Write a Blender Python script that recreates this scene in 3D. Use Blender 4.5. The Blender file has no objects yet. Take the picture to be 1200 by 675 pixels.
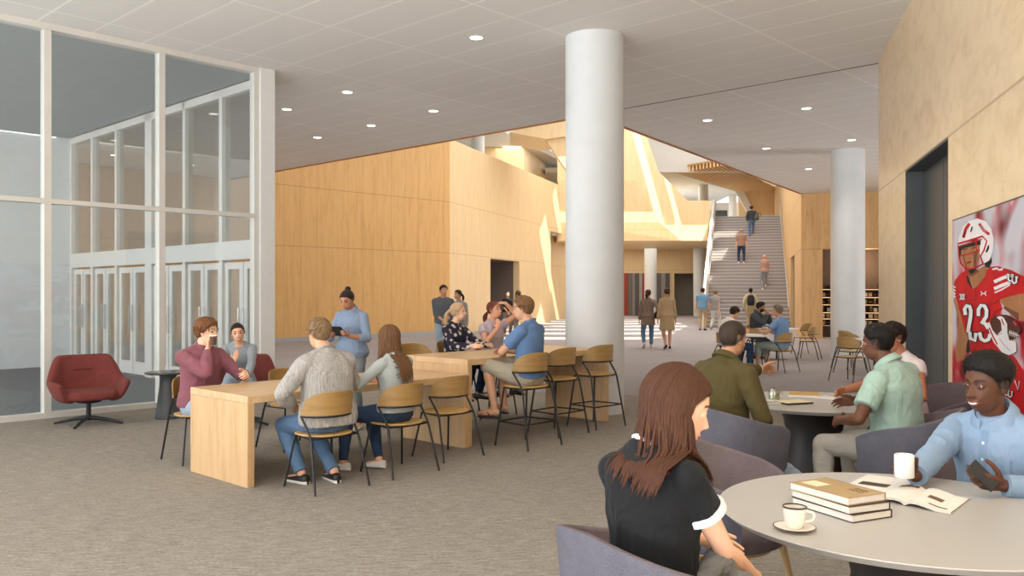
import bpy, bmesh, math, random
import numpy as np
from mathutils import Vector, Matrix
random.seed(7)
D = bpy.data
COL = bpy.context.scene.collection
R = math.radians
# ------------------------------------------------------------------ directions of the building (plan, metres; camera eye at 0,0,1.6)
U = (.684, .730); V = (-.730, .684); W = (.267, .964); WP = (.964, -.267)
def along(p, d, s): return (p[0]+d[0]*s, p[1]+d[1]*s)
def uv(p, u, v): return (p[0]+U[0]*u+V[0]*v, p[1]+U[1]*u+V[1]*v)
def head_of(d): return math.degrees(math.atan2(d[0], d[1]))     # compass heading of a plan direction

# ------------------------------------------------------------------ objects
def tag(o, label=None, cat=None, group=None, kind=None):
    if label: o['label'] = label
    if cat: o['category'] = cat
    if group: o['group'] = group
    if kind: o['kind'] = kind
    return o
def empty(name, loc, heading=0, label=None, cat=None, group=None):
    o = D.objects.new(name, None); COL.objects.link(o)
    o.empty_display_size = .1
    o.location = (loc[0], loc[1], loc[2] if len(loc) > 2 else 0); o.rotation_euler = (0, 0, -R(heading))
    return tag(o, label, cat, group)
def copy_tree(o, parent=None):
    c = o.copy(); COL.objects.link(c)
    if parent: c.parent = parent
    for ch in list(o.children): copy_tree(ch, c)
    return c
def place(o, loc, heading, label=None, group=None):
    o.location = (loc[0], loc[1], loc[2] if len(loc) > 2 else 0); o.rotation_euler = (0, 0, -R(heading))
    return tag(o, label, None, group)

class MB:
    def __init__(s): s.v = []; s.f = []; s.m = []
    def add(s, vs, fs, mi=0):
        b = len(s.v); s.v += [tuple(map(float, p)) for p in vs]
        s.f += [tuple(i+b for i in f) for f in fs]; s.m += [mi]*len(fs)
        return s
    def box(s, c, sz, heading=0, mi=0, rot=None):
        x, y, z = sz[0]/2, sz[1]/2, sz[2]/2
        M = rot if rot is not None else Matrix.Rotation(-R(heading), 3, 'Z')
        vs = [M @ Vector(p) + Vector(c) for p in ((-x,-y,-z),(x,-y,-z),(x,y,-z),(-x,y,-z),(-x,-y,z),(x,-y,z),(x,y,z),(-x,y,z))]
        return s.add(vs, [(0,3,2,1),(4,5,6,7),(0,1,5,4),(1,2,6,5),(2,3,7,6),(3,0,4,7)], mi)
    def prism(s, poly, z0, z1, mi=0):            # plan polygon pulled up
        a = sum(poly[i-1][0]*poly[i][1]-poly[i][0]*poly[i-1][1] for i in range(len(poly)))
        if a < 0: poly = poly[::-1]
        n = len(poly)
        vs = [(p[0],p[1],z0) for p in poly]+[(p[0],p[1],z1) for p in poly]
        fs = [tuple(range(n))[::-1], tuple(range(n,2*n))]+[(i,(i+1)%n,n+(i+1)%n,n+i) for i in range(n)]
        return s.add(vs, fs, mi)
    def slab(s, o, ax, ay, poly, t, mi=0):       # polygon in plane (o; ax, ay) pulled along the normal by t
        o, ax, ay = Vector(o), Vector(ax), Vector(ay); nn = ax.cross(ay).normalized()*t
        n = len(poly)
        a = sum(poly[i-1][0]*poly[i][1]-poly[i][0]*poly[i-1][1] for i in range(n))
        if (a < 0) != (t < 0): poly = poly[::-1]
        b = [o+ax*p[0]+ay*p[1] for p in poly]
        fs = [tuple(range(n))[::-1], tuple(range(n,2*n))]+[(i,(i+1)%n,n+(i+1)%n,n+i) for i in range(n)]
        return s.add(b+[p+nn for p in b], fs, mi)
    def wall(s, a, b, z0, z1, t, mi=0):          # vertical wall from a to b, thickness t to the right of a->b
        d = Vector((b[0]-a[0], b[1]-a[1])).normalized(); r = (d[1]*t, -d[0]*t)
        return s.prism([a, b, (b[0]+r[0],b[1]+r[1]), (a[0]+r[0],a[1]+r[1])], z0, z1, mi)
    def loft(s, rings, closed=True, caps=True, mi=0):
        n = len(rings[0]); vs = [p for r in rings for p in r]; fs = []
        for k in range(len(rings)-1):
            for i in range(n if closed else n-1):
                j = (i+1) % n
                fs.append((k*n+i, k*n+j, (k+1)*n+j, (k+1)*n+i))
        if caps and closed:
            fs.append(tuple(range(n))[::-1]); fs.append(tuple((len(rings)-1)*n+i for i in range(n)))
        return s.add(vs, fs, mi)
    def tube(s, pts, r, n=10, mi=0, caps=True):
        pts = [Vector(p) for p in pts]; rs = r if isinstance(r, (list, tuple)) else [r]*len(pts)
        rings = []; up = None
        for i, p in enumerate(pts):
            t = (pts[min(i+1,len(pts)-1)]-pts[max(i-1,0)]).normalized()
            if up is None:
                up = t.cross(Vector((0,0,1)) if abs(t.z) < .9 else Vector((1,0,0))).normalized()
            up = (up - t*up.dot(t)).normalized(); q = t.cross(up)
            rings.append([p+(up*math.cos(2*math.pi*k/n)+q*math.sin(2*math.pi*k/n))*rs[i] for k in range(n)])
        return s.loft(rings, True, caps, mi)
    def lathe(s, prof, n=32, c=(0,0,0), mi=0, sx=1, sy=1):
        rings = [[(c[0]+r*sx*math.cos(2*math.pi*k/n), c[1]+r*sy*math.sin(2*math.pi*k/n), c[2]+z) for k in range(n)] for r, z in prof]
        mx = max(r for r, z in prof); k0 = len(s.f); s.loft(rings, True, True, mi)
        if prof[-1][0] > .6*mx: s.f.pop(); s.m.pop()
        if prof[0][0] > .6*mx: i = -1 if prof[-1][0] > .6*mx else -2; s.f.pop(i); s.m.pop(i)
        return s
    def ellipsoid(s, c, r, n=16, m=10, mi=0, rot=None):
        M = rot if rot is not None else Matrix.Identity(3)
        rings = []
        for i in range(m+1):
            a = math.pi*min(max(i/m, .012), .988)
            rings.append([Vector(c)+M @ Vector((r[0]*math.sin(a)*math.cos(2*math.pi*k/n), r[1]*math.sin(a)*math.sin(2*math.pi*k/n), -r[2]*math.cos(a))) for k in range(n)])
        return s.loft(rings, True, True, mi)
    def build(s, name, mats, parent=None, smooth=True, bevel=0, seg=2, angle=35, loc=None, subsurf=0):
        me = D.meshes.new(name); me.from_pydata(s.v, [], s.f); me.update()
        for m in (mats if isinstance(mats, (list, tuple)) else [mats]): me.materials.append(m)
        if any(s.m): me.polygons.foreach_set('material_index', s.m)
        if smooth:
            me.polygons.foreach_set('use_smooth', [True]*len(me.polygons)); me.set_sharp_from_angle(angle=R(angle))
        o = D.objects.new(name, me); COL.objects.link(o)
        if parent: o.parent = parent
        if loc: o.location = loc
        if bevel:
            b = o.modifiers.new('b', 'BEVEL'); b.width = bevel; b.segments = seg; b.limit_method = 'ANGLE'; b.angle_limit = R(35)
        if subsurf:
            b = o.modifiers.new('s', 'SUBSURF'); b.levels = subsurf; b.render_levels = subsurf
        return o
def bez(a, b, c, n=8):
    a, b, c = Vector(a), Vector(b), Vector(c)
    return [a*(1-t)**2+b*2*t*(1-t)+c*t*t for t in [i/n for i in range(n+1)]]
def fillet(pts, r, n=5):
    pts = [Vector(p) for p in pts]; out = [pts[0]]
    for i in range(1, len(pts)-1):
        a, b, c = pts[i-1:i+2]; d1 = (a-b); d2 = (c-b); q = min(r, d1.length*.49, d2.length*.49)
        out += bez(b+d1.normalized()*q, b, b+d2.normalized()*q, n)
    return out+[pts[-1]]

# ------------------------------------------------------------------ materials
def srgb(c):
    if isinstance(c, str): c = tuple(int(c[i:i+2], 16) for i in (0,2,4))
    return tuple((x/255/12.92 if x/255 <= .04045 else ((x/255+.055)/1.055)**2.4) for x in c)+(1,)
class NT:
    def __init__(s, name):
        s.mat = D.materials.new(name); s.mat.use_nodes = True; s.t = s.mat.node_tree; s.t.nodes.clear()
        s.out = s.n('ShaderNodeOutputMaterial')
    def n(s, k, ins=None, **p):
        x = s.t.nodes.new(k)
        for a, b in p.items(): setattr(x, a, b)
        for a, b in (ins or {}).items():
            if hasattr(b, 'links') and hasattr(b, 'is_output'): s.t.links.new(b, x.inputs[a])
            else: x.inputs[a].default_value = b
        return x
    def coord(s, scale=(1,1,1), rot=(0,0,0), kind='Object'):
        c = s.n('ShaderNodeTexCoord'); m = s.n('ShaderNodeMapping', {'Vector': c.outputs[kind], 'Scale': scale, 'Rotation': rot})
        return m.outputs[0]
    def noise(s, vec, scale, detail=3, rough=.55, dist=0):
        return s.n('ShaderNodeTexNoise', {'Vector': vec, 'Scale': scale, 'Detail': detail, 'Roughness': rough, 'Distortion': dist}).outputs['Fac']
    def ramp(s, fac, stops, interp='LINEAR'):
        r = s.n('ShaderNodeValToRGB', {'Fac': fac}); r.color_ramp.interpolation = interp
        e = r.color_ramp.elements
        while len(e) < len(stops): e.new(.5)
        for x, (p, c) in zip(e, stops): x.position = p; x.color = c if not isinstance(c, str) else srgb(c)
        return r.outputs[0]
    def mix(s, fac, a, b, mode='MIX'):
        return s.n('ShaderNodeMix', {0: fac, 6: a, 7: b}, data_type='RGBA', blend_type=mode).outputs[2]
    def math(s, op, a, b=0):
        return s.n('ShaderNodeMath', {0: a, 1: b}, operation=op).outputs[0]
    def bump(s, h, dist=.01, strength=1):
        return s.n('ShaderNodeBump', {'Height': h, 'Distance': dist, 'Strength': strength}).outputs[0]
    def bsdf(s, col, rough=.6, spec=.35, **k):
        ins = {'Base Color': col, 'Roughness': rough, 'Specular IOR Level': spec}
        ins.update(k); b = s.n('ShaderNodeBsdfPrincipled', ins)
        s.t.links.new(b.outputs[0], s.out.inputs[0]); return s.mat
def shade(c, k): c = srgb(c) if isinstance(c, (str,)) else c; return (c[0]*k, c[1]*k, c[2]*k, 1)
def plain(name, c, rough=.6, spec=.35, var=.08, scale=6, metallic=0, bump=0):
    t = NT(name); c = srgb(c); v = t.noise(t.coord(), scale, 4)
    col = t.ramp(v, [(.3, shade(c, 1-var)), (.7, shade(c, 1+var))])
    k = {'Metallic': metallic}
    if bump: k['Normal'] = t.bump(t.noise(t.coord(), scale*25, 3), bump)
    return t.bsdf(col, rough, spec, **k)
def fabric(name, c, var=.12, scale=420, bump=.0015, wrinkle=.006, rough=.85, wscale=9):
    t = NT(name); c = srgb(c); v = t.coord()
    n1 = t.noise(v, scale, 2); n2 = t.noise(v, wscale, 3, .5, .4)
    col = t.mix(.35, t.ramp(n1, [(.3, shade(c, 1-var)), (.7, shade(c, 1+var))]), t.ramp(n2, [(.3, shade(c, 1-var)), (.7, shade(c, 1+var))]))
    h = t.math('ADD', t.math('MULTIPLY', n1, bump), t.math('MULTIPLY', n2, wrinkle))
    return t.bsdf(col, rough, .2, Normal=t.bump(h, 1.0), **{'Sheen Weight': .04})
def wood(name, c, dark, grain=(1,1,14), scale=2.2, rough=.5, figure=.35, seams=None, planks=None):
    """grain: stretch of the noise; the long direction has the small number"""
    t = NT(name); v = t.coord(grain)
    n1 = t.noise(v, scale, 5, .6, .6); n2 = t.noise(t.coord(tuple(g*4 for g in grain)), scale*3, 3)
    f = t.math('ADD', t.math('MULTIPLY', n1, .65), t.math('MULTIPLY', n2, .35))
    col = t.ramp(f, [(.33, dark), (.52, c), (.7, tuple(min(255, x*1.06) for x in bytes.fromhex(c)) and shade(c, 1.1))])
    if planks: col = planks(t, col)
    if seams: col = seams(t, col)
    return t.bsdf(col, rough, .4)
# ------------------------------------------------------------------ people
def A3(*p): return np.array(p, float)
def unit(v): v = np.asarray(v, float); return v/max(1e-9, np.linalg.norm(v))
def rX(a): c, s = math.cos(a), math.sin(a); return np.array([[1,0,0],[0,c,-s],[0,s,c]])
def rY(a): c, s = math.cos(a), math.sin(a); return np.array([[c,0,s],[0,1,0],[-s,0,c]])
def rZ(a): c, s = math.cos(a), math.sin(a); return np.array([[c,-s,0],[s,c,0],[0,0,1]])
def vnoise(p, seed=0):                       # smooth value noise on an (N,3) array, -1..1
    p = np.asarray(p, float)+seed*17.31; i = np.floor(p).astype(np.int64); f = p-i; f = f*f*(3-2*f)
    def h(a, b, c):
        n = (a*73856093) ^ (b*19349663) ^ (c*83492791); n = (n ^ (n >> 13))*1274126177; return ((n & 0xffff)/32767.5)-1
    o = 0
    for dx in (0,1):
        for dy in (0,1):
            for dz in (0,1):
                w = (f[:,0] if dx else 1-f[:,0])*(f[:,1] if dy else 1-f[:,1])*(f[:,2] if dz else 1-f[:,2])
                o = o+w*h(i[:,0]+dx, i[:,1]+dy, i[:,2]+dz)
    return o
def ik(a, t, l1, l2, pole):
    d = t-a; L = np.linalg.norm(d); d = d/L; L = max(min(L, (l1+l2)*.998), abs(l1-l2)*1.05+.02); t = a+d*L
    x = (l1*l1-l2*l2+L*L)/(2*L); h = math.sqrt(max(0, l1*l1-x*x)); p = unit(pole-d*np.dot(pole, d))
    return a+d*x+p*h, t
class Prims:                                  # closed overlapping shells that one remesh welds into a single skin
    def __init__(s): s.v = []; s.f = []; s.n = 0
    def add(s, v, f): s.v.append(np.asarray(v, float)); s.f += [tuple(i+s.n for i in q) for q in f]; s.n += len(v)
    def rings(s, rr):
        n = len(rr[0]); f = []
        for k in range(len(rr)-1):
            for i in range(n): j = (i+1) % n; f.append((k*n+i, k*n+j, (k+1)*n+j, (k+1)*n+i))
        f.append(tuple(range(n))[::-1]); f.append(tuple((len(rr)-1)*n+i for i in range(n)))
        s.add(np.concatenate([np.asarray(r) for r in rr]), f)
    def tube(s, pts, rad, n=14, side=None, ratio=1.0, round0=True, round1=True):
        pts = [np.asarray(p, float) for p in pts]; rr = []
        if side is None: side = np.array([1.,0,0]) if abs(unit(pts[-1]-pts[0])[0]) < .8 else np.array([0,1.,0])
        up = np.asarray(side, float); ang = np.arange(n)*2*math.pi/n; st = []
        for i in range(len(pts)):
            t = unit(pts[min(i+1, len(pts)-1)]-pts[max(i-1, 0)]); up = unit(up-t*np.dot(up, t)); st.append((pts[i], t, up.copy(), np.cross(t, up)))
        def ring(p, u, q, r): return p+np.outer(np.cos(ang)*r, u)+np.outer(np.sin(ang)*r*ratio, q)
        p, t, u, q = st[0]
        if round0:
            for k in (.12, .5, .85): rr.append(ring(p-t*rad[0]*math.sqrt(1-k*k)*min(1, ratio), u, q, rad[0]*k))
        for (p, t, u, q), r in zip(st, rad): rr.append(ring(p, u, q, r))
        if round1:
            for k in (.85, .5, .12): rr.append(ring(p+t*rad[-1]*math.sqrt(1-k*k)*min(1, ratio), u, q, rad[-1]*k))
        s.rings(rr)
    def ball(s, c, r, M=np.eye(3), n=16, m=10):
        r = np.ones(3)*r; rr = []; ang = np.arange(n)*2*math.pi/n
        for i in range(m+1):
            a = math.pi*min(max(i/m, .02), .98); loc = np.stack([r[0]*math.sin(a)*np.cos(ang), r[1]*math.sin(a)*np.sin(ang), np.full(n, -r[2]*math.cos(a))], 1)
            rr.append(np.asarray(c)+loc @ M.T)
        s.rings(rr)
def weld(pr, vox, smooth=3, lam=.5, wfun=None):
    """one continuous surface from the shells: voxel remesh, then relax"""
    me = D.meshes.new('tmp'); me.from_pydata([tuple(p) for p in np.concatenate(pr.v)], [], pr.f)
    bm = bmesh.new(); bm.from_mesh(me); bmesh.ops.recalc_face_normals(bm, faces=bm.faces); bm.to_mesh(me); bm.free()
    o = D.objects.new('tmp', me); COL.objects.link(o)
    m = o.modifiers.new('r', 'REMESH'); m.mode = 'VOXEL'; m.voxel_size = vox; m.use_smooth_shade = True
    dg = bpy.context.evaluated_depsgraph_get(); out = D.meshes.new_from_object(o.evaluated_get(dg))
    D.objects.remove(o); D.meshes.remove(me)
    n = len(out.vertices); co = np.empty(n*3); out.vertices.foreach_get('co', co); co = co.reshape(n,3)
    e = np.empty(len(out.edges)*2, np.int32); out.edges.foreach_get('vertices', e); e = e.reshape(-1,2)
    deg = np.bincount(e.ravel(), minlength=n).astype(float)[:,None]; w = lam if wfun is None else lam*wfun(co)[:,None]
    for k in range(smooth):
        acc = np.stack([np.bincount(e[:,0], co[e[:,1],a], n)+np.bincount(e[:,1], co[e[:,0],a], n) for a in range(3)], 1)
        co = co+w*(acc/np.maximum(deg,1)-co)
    return out, co
def finish(me, co, name, mats, parent, colour=None, wrinkle=0, wseed=0, wscale=(14,14,9)):
    if wrinkle:
        nv = np.empty(len(co)*3); me.vertices.foreach_set('co', co.ravel()); me.update(); me.vertices.foreach_get('normal', nv); nv = nv.reshape(-1,3)
        s = np.array(wscale); a = vnoise(co*s, wseed); b = vnoise((co+.12*a[:,None])*s*2.1, wseed+5)
        co = co+nv*((1-np.abs(a)*2)*.6+b*.4)[:,None]*wrinkle
    me.vertices.foreach_set('co', co.ravel()); me.update(); me.name = name
    me.materials.clear()
    for m in (mats if isinstance(mats, (list, tuple)) else [mats]): me.materials.append(m)
    me.polygons.foreach_set('use_smooth', np.ones(len(me.polygons), bool))
    if colour is not None:
        at = me.color_attributes.new('Tint', 'FLOAT_COLOR', 'POINT'); at.data.foreach_set('color', np.concatenate([colour, np.ones((len(co),1))], 1).ravel().astype(np.float32))
    o = D.objects.new(name, me); COL.objects.link(o); o.parent = parent
    return o
def g(x, s): return np.exp(-(x/s)**2)
def ss(a, b, x): t = np.clip((x-a)/(b-a), 0, 1); return t*t*(3-2*t)

def skull_r(d, fem=0):
    c0 = np.array([0,-.005,0]); k = .95 if fem else 1
    E = (((0,-.012,.022),(.0755,.096,.091)), ((0,.016,-.042),(.058*k,.071,.068)), ((0,.006,-.062),(.053*k*k,.062,.050)))
    acc = 0
    for c, r in E:
        r = np.array(r); q = (c0-np.array(c))/r; dd = d/r
        A = (dd*dd).sum(1); B = (dd*q).sum(1); C = (q*q).sum()-1
        disc = np.maximum(B*B-A*C, 0); rr = np.maximum((-B+np.sqrt(disc))/A, .01); acc = acc+rr**14
    return acc**(1/14)
def head_grid(nlat, nlon, warp=.72):
    ph = (np.arange(nlon)/nlon*2-1)*math.pi; az = ph-warp*np.sin(ph); th = np.linspace(.02, math.pi-.02, nlat)
    T, Az = np.meshgrid(th, az, indexing='ij')
    d = np.stack([np.sin(T)*np.sin(Az), np.sin(T)*np.cos(Az), np.cos(T)], -1).reshape(-1,3)
    f = [(i*nlon+j, (i+1)*nlon+j, (i+1)*nlon+(j+1)%nlon, i*nlon+(j+1)%nlon) for i in range(nlat-1) for j in range(nlon)]
    f += [tuple(range(nlon)), tuple((nlat-1)*nlon+j for j in range(nlon))[::-1]]
    return d, f
def face_shape(p, fem=0, smile=0, nose=1.0):
    """push the front of the skull into a face; p in head coordinates"""
    x, y, z = p.T; ax = np.abs(x); fr = ss(.0, .05, y); dy = np.zeros(len(p))
    dy += .0045*g(z-.026, .010)*g(ax-.028, .022)*(0.5 if fem else 1)
    dy += -.010*g(z-.001, .012)*g(ax-.031, .017)
    dy += -.004*g(z-.004, .010)*g(x, .012)
    t = np.clip((.016-z)/.052, 0, 1); prof = np.where((z < .016) & (z > -.036), .005+.019*t**1.15, np.where(z <= -.036, .024*g(z+.036, .0065), .005*g(z-.016, .012)))
    dy += nose*prof*g(x, .0075+.0055*t)
    dy += nose*.009*g(z+.039, .008)*g(ax-.0135, .007)
    dy += .0045*g(z+.022, .016)*g(ax-.044, .018)
    w = .021+.006*smile
    zz = z-smile*.006*(ax/.022)**2
    dy += .0065*g(zz+.0655, .0048)*g(x, w)+.0075*g(zz+.0785, .0055)*g(x, w*.88)-.0055*g(zz+.0718, .0022)*g(x, w*1.15)
    dy += .004*g(z+.070, .012)*g(x, .030)
    dy += .0065*g(z+.101, .013)*g(x, .017)-.0035*g(z+.0895, .006)*g(x, .016)
    dy += smile*.004*g(z+.045, .014)*g(ax-.036, .012)
    q = p.copy(); q[:,1] += dy*fr
    return q
EYE = np.array([.0315, .0672, .0025]); ER = .0122
def lids(q, open_=1.0):
    """eyelids round the eyeballs with an almond opening"""
    for sx in (-1, 1):
        c = EYE*np.array([sx,1,1]); x = (q[:,0]-c[0])*sx; z = q[:,2]-c[2]; d2 = x*x+z*z; Rl = ER+.0016
        ok = (d2 < Rl*Rl) & (q[:,1] > .03); y = c[1]+np.sqrt(np.maximum(Rl*Rl-d2, 0))
        zz = z-.10*x; hw = .0120; al = 1-(x/hw)**2; up = .0042*open_*np.maximum(al, 0)**.7; lo = -.0030*open_*np.maximum(al, 0)**.8
        inside = (np.abs(x) < hw) & (zz < up) & (zz > lo)
        q[:,1] = np.where(ok, np.where(inside, c[1]-.001, np.maximum(q[:,1], y)), q[:,1])
    return q

def hair_height(az, st):
    """height of the hair edge on the head for azimuth az (0 = face)"""
    a = np.abs(az); z0 = st.get('front', .066)
    z = np.interp(a, [0, .55, .95, 1.25, 1.45, 1.75, 2.1, math.pi], [z0, z0-.006, z0-.026, .012, -.012, -.012, -.050, st.get('nape', -.066)])
    return z
SKIN = {}
def skin_mat(name, rough=.5):
    if name not in SKIN:
        t = NT('skin_'+name); a = t.n('ShaderNodeVertexColor', layer_name='Tint').outputs[0]
        n = t.noise(t.coord(), 60, 3); col = t.mix(.18, a, t.ramp(n, [(.35, (.75,.70,.66,1)), (.65, (1.15,1.1,1.1,1))]), 'MULTIPLY')
        SKIN[name] = t.bsdf(col, rough, .35, Normal=t.bump(t.noise(t.coord(), 500, 2), .0006), **{'Subsurface Weight': .12, 'Subsurface Radius': (.012,.005,.003), 'Subsurface Scale': .6})
    return SKIN[name]
HAIR = {}
def hair_mat(c):
    if c not in HAIR:
        t = NT('hair_'+c); v = t.coord((70,70,5)); n = t.noise(v, 3, 3); n2 = t.noise(t.coord((220,220,9)), 3, 2)
        f = t.math('ADD', t.math('MULTIPLY', n, .5), t.math('MULTIPLY', n2, .5))
        col = t.ramp(f, [(.3, shade(c, .5)), (.5, srgb(c)), (.72, shade(c, 1.7))])
        HAIR[c] = t.bsdf(col, .55, .22, Normal=t.bump(f, .004))
    return HAIR[c]
EYEM = {}
def eye_mats(c='4a2f1c'):
    if c not in EYEM: EYEM[c] = [plain('eye_white', 'b5aca4', .35, .4, .02), plain('iris', c, .25, .5, .2, 300), plain('pupil', '0a0807', .2, .5, .02)]
    return EYEM[c]
def vecs(M, *p): return M @ np.array(p, float)

def hand_prims(pr, w, f, n, right, sc, curl, lod, thumb=(.35,.35), spread=.0, point=False):
    f = unit(f); n = unit(n-f*np.dot(f, n)); t = np.cross(f, n) if right else np.cross(n, f)
    P = lambda a, b, c: w+(t*a+f*b+n*c)*sc
    rr = []; ang = np.arange(14)*2*math.pi/14
    for b, hw, ht in ((-.012,.024,.019),(.015,.029,.018),(.045,.038,.0165),(.075,.041,.0145),(.090,.039,.012),(.097,.034,.008)):
        cs, sn = np.cos(ang), np.sin(ang); e = .75
        rr.append(np.array([P(np.sign(a)*abs(a)**e*hw, b, np.sign(q)*abs(q)**e*ht) for a, q in zip(cs, sn)]))
    pr.rings(rr)
    for k, (a, b, L) in enumerate(((.030,.086,(.043,.026,.021)),(.0105,.090,(.047,.029,.022)),(-.0105,.087,(.043,.027,.022)),(-.029,.078,(.034,.021,.019)))):
        q = curl[k] if isinstance(curl[0], (tuple, list)) else curl
        p = P(a, b-.012, 0); pts = [p]; ang_ = 0; d0 = unit(f+t*spread*(a/.03))
        r0 = (.0094,.0096,.0091,.0080)[k]*sc; rad = [r0]
        pts.append(P(a, b, .001)); rad.append(r0)
        for j in range(3):
            ang_ += R(q[j]); dd = d0*math.cos(ang_)+n*math.sin(ang_)
            pts.append(pts[-1]+dd*L[j]*sc*.55); rad.append(r0*(1-.05*(2*j+1)))
            pts.append(pts[-1]+dd*L[j]*sc*.45); rad.append(r0*(.99-.07*(j+1)))
        pr.tube(pts, rad, 10)
    a0, a1 = thumb; d = unit(t*.80+f*.62+n*.30); p = P(.022, .022, .006); pts = [p]; rad = [.0150*sc]
    for j, L in enumerate((.040,.034,.028)):
        dd = unit(d+(f*a0+n*a1-t*.25)*j*.9); pts.append(pts[-1]+dd*L*sc); rad.append((.0122,.0108,.0088)[j]*sc)
    pr.tube(pts, rad, 10)

def person(pos, heading, s, label, cat='person', group=None):
    """s: the pose, looks and clothes of one figure; local axes x = its right, y = its front, z = up from the floor it stands on"""
    root = empty('person', pos, heading, label, cat, group)
    for nm in 'rl':                                        # hand and foot targets given in the room
        for q in 'hf':
            if nm+q+'w' in s:
                a_ = R(heading); d_ = np.array(s[nm+q+'w'], float)-np.array([pos[0],pos[1],pos[2] if len(pos) > 2 else 0]); s[nm+q] = (d_[0]*math.cos(a_)-d_[1]*math.sin(a_), d_[0]*math.sin(a_)+d_[1]*math.cos(a_), d_[2])
        for q in ('hd','hn','pole'):
            if nm+q+'w' in s:
                a_ = R(heading); d_ = np.array(s[nm+q+'w'], float); s[nm+q] = (d_[0]*math.cos(a_)-d_[1]*math.sin(a_), d_[0]*math.sin(a_)+d_[1]*math.cos(a_), d_[2])
    h = s['h']; k = h/1.75; fem = s.get('fem', 0); lod = s.get('lod', 2); fat = s.get('fat', 1.0)
    vox = s.get('vox', (.0026, .0042, .0085)[lod]); seed = s.get('seed', 1); rng = np.random.default_rng(seed)
    pel = A3(s.get('px', 0), s.get('py', 0), s.get('pz', .93*k)); l0, l1 = R(s.get('lean0', 0)), R(s.get('lean', 0)); tw, sd = R(s.get('twist', 0)), R(s.get('side', 0))
    def Rk(q): return rZ(tw*q) @ rY(sd*q) @ rX(-(l0+(l1-l0)*q))
    Ls = .525*k; N = 14; spine = [pel]; 
    for i in range(N): spine.append(spine[-1]+Rk((i+.5)/N) @ A3(0,0,Ls/N))
    def sp(q):
        x = q*N; i = int(min(max(math.floor(x), 0), N-1)); return spine[i]+(spine[i+1]-spine[i])*(x-i) if q <= 1 else spine[-1]+Rk(1) @ A3(0,0,Ls*(q-1))
    def spd(q): return sp(q) if q >= 0 else pel+Rk(0) @ A3(0,0,Ls*q)
    R0, R1 = Rk(0), Rk(1)
    if fem: prof = [(-.17,.100,.085,.0),(-.10,.160,.110,.0),(0,.178,.120,-.004),(.12,.160,.108,0),(.27,.126,.092,.004),(.42,.134,.098,.006),(.60,.152,.112,.012),(.70,.155,.106,.008),(.82,.150,.092,0),(.92,.105,.072,-.006),(.98,.062,.056,-.006),(1.06,.050,.051,.0)]
    else: prof = [(-.17,.105,.088,0),(-.10,.155,.110,0),(0,.168,.116,0),(.12,.160,.108,0),(.27,.146,.102,.002),(.42,.152,.106,.004),(.60,.168,.118,.006),(.72,.175,.116,.004),(.83,.168,.100,-.002),(.92,.120,.080,-.008),(.98,.074,.066,-.008),(1.06,.058,.059,0)]
    ang = np.arange(28)*2*math.pi/28
    def torso(pr, q0, q1, off=lambda q: 0, wmul=lambda q: 1):
        qs = sorted(set([q0]+[p[0] for p in prof if q0 < p[0] < q1]+[q1]+list(np.linspace(q0, q1, 10)))); rr = []
        for q in qs:
            a, b, y = [np.interp(q, [p[0] for p in prof], [p[i] for p in prof]) for i in (1,2,3)]
            fq = fat if q < .8 else 1; o = off(q); a = (a*fq*wmul(q)+o)*k; b = (b*fq*wmul(q)+o)*k
            cs, sn = np.cos(ang), np.sin(ang); e = .86; M = Rk(min(max(q,0),1)); c = spd(q)
            loc = np.stack([np.sign(cs)*np.abs(cs)**e*a, np.sign(sn)*np.abs(sn)**e*b+y*k, np.zeros(28)], 1); rr.append(c+loc @ M.T)
        pr.rings(rr)
    # joints
    shw = (.158 if fem else .182)*k*s.get('shw', 1); C7 = sp(.93); sh = {}; el = {}; wr = {}; hp = {}; kn = {}; an = {}
    ua, fa = .292*k, .255*k; th, sk = .44*k, .43*k
    for q, nm in ((1,'r'), (-1,'l')):
        hs = s.get(nm+'shrug', (0,0,0)); sh[nm] = C7+R1 @ (A3(q*shw, -.006*k, -.055*k)+A3(hs[0]*q, hs[1], hs[2]))
        tgt = s.get(nm+'h'); tgt = sh[nm]+A3(q*.09*k, .06*k, -(ua+fa)*.985) if tgt is None else A3(*tgt)
        el[nm], wr[nm] = ik(sh[nm], tgt, ua, fa, A3(*s.get(nm+'pole', (q*.6, -1, -.4))))
        hp[nm] = pel+R0 @ A3(q*.088*k, 0, -.03*k)
        ft = s.get(nm+'f'); ft = A3(q*.10, 0, .085*k) if ft is None else A3(*ft)
        kn[nm], an[nm] = ik(hp[nm], ft, th, sk, A3(*s.get(nm+'kpole', (q*.12, 1, .25))))
    yaw, pit, rol = [R(v) for v in s.get('head', (0,0,0))]; Rh = rZ(yaw) @ rX(pit) @ rY(rol); hs = k*s.get('hsize', 1.0)
    nb = sp(.97); nt = nb+(R1*.55+Rh*.45) @ A3(0,.022,.066)*k; hc = nt+Rh @ A3(0,.030,.092)*hs
    toh = lambda p: ((p-hc) @ Rh)/hs
    fromh = lambda p: hc+(np.asarray(p)*hs) @ Rh.T
    am = 1.0 if not fem else .84; lm = 1.0 if not fem else 1.02
    # ---- the body, one skin
    pr = Prims(); torso(pr, -.17, 1.06)
    pr.tube([sp(.93)+R1 @ A3(0,-.012,0)*k, nb, nt, fromh((0,-.012,-.02))], [(.062 if fem else .074)*k, (.050 if fem else .060)*k, (.046 if fem else .056)*k, .05*k], 18)
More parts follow.
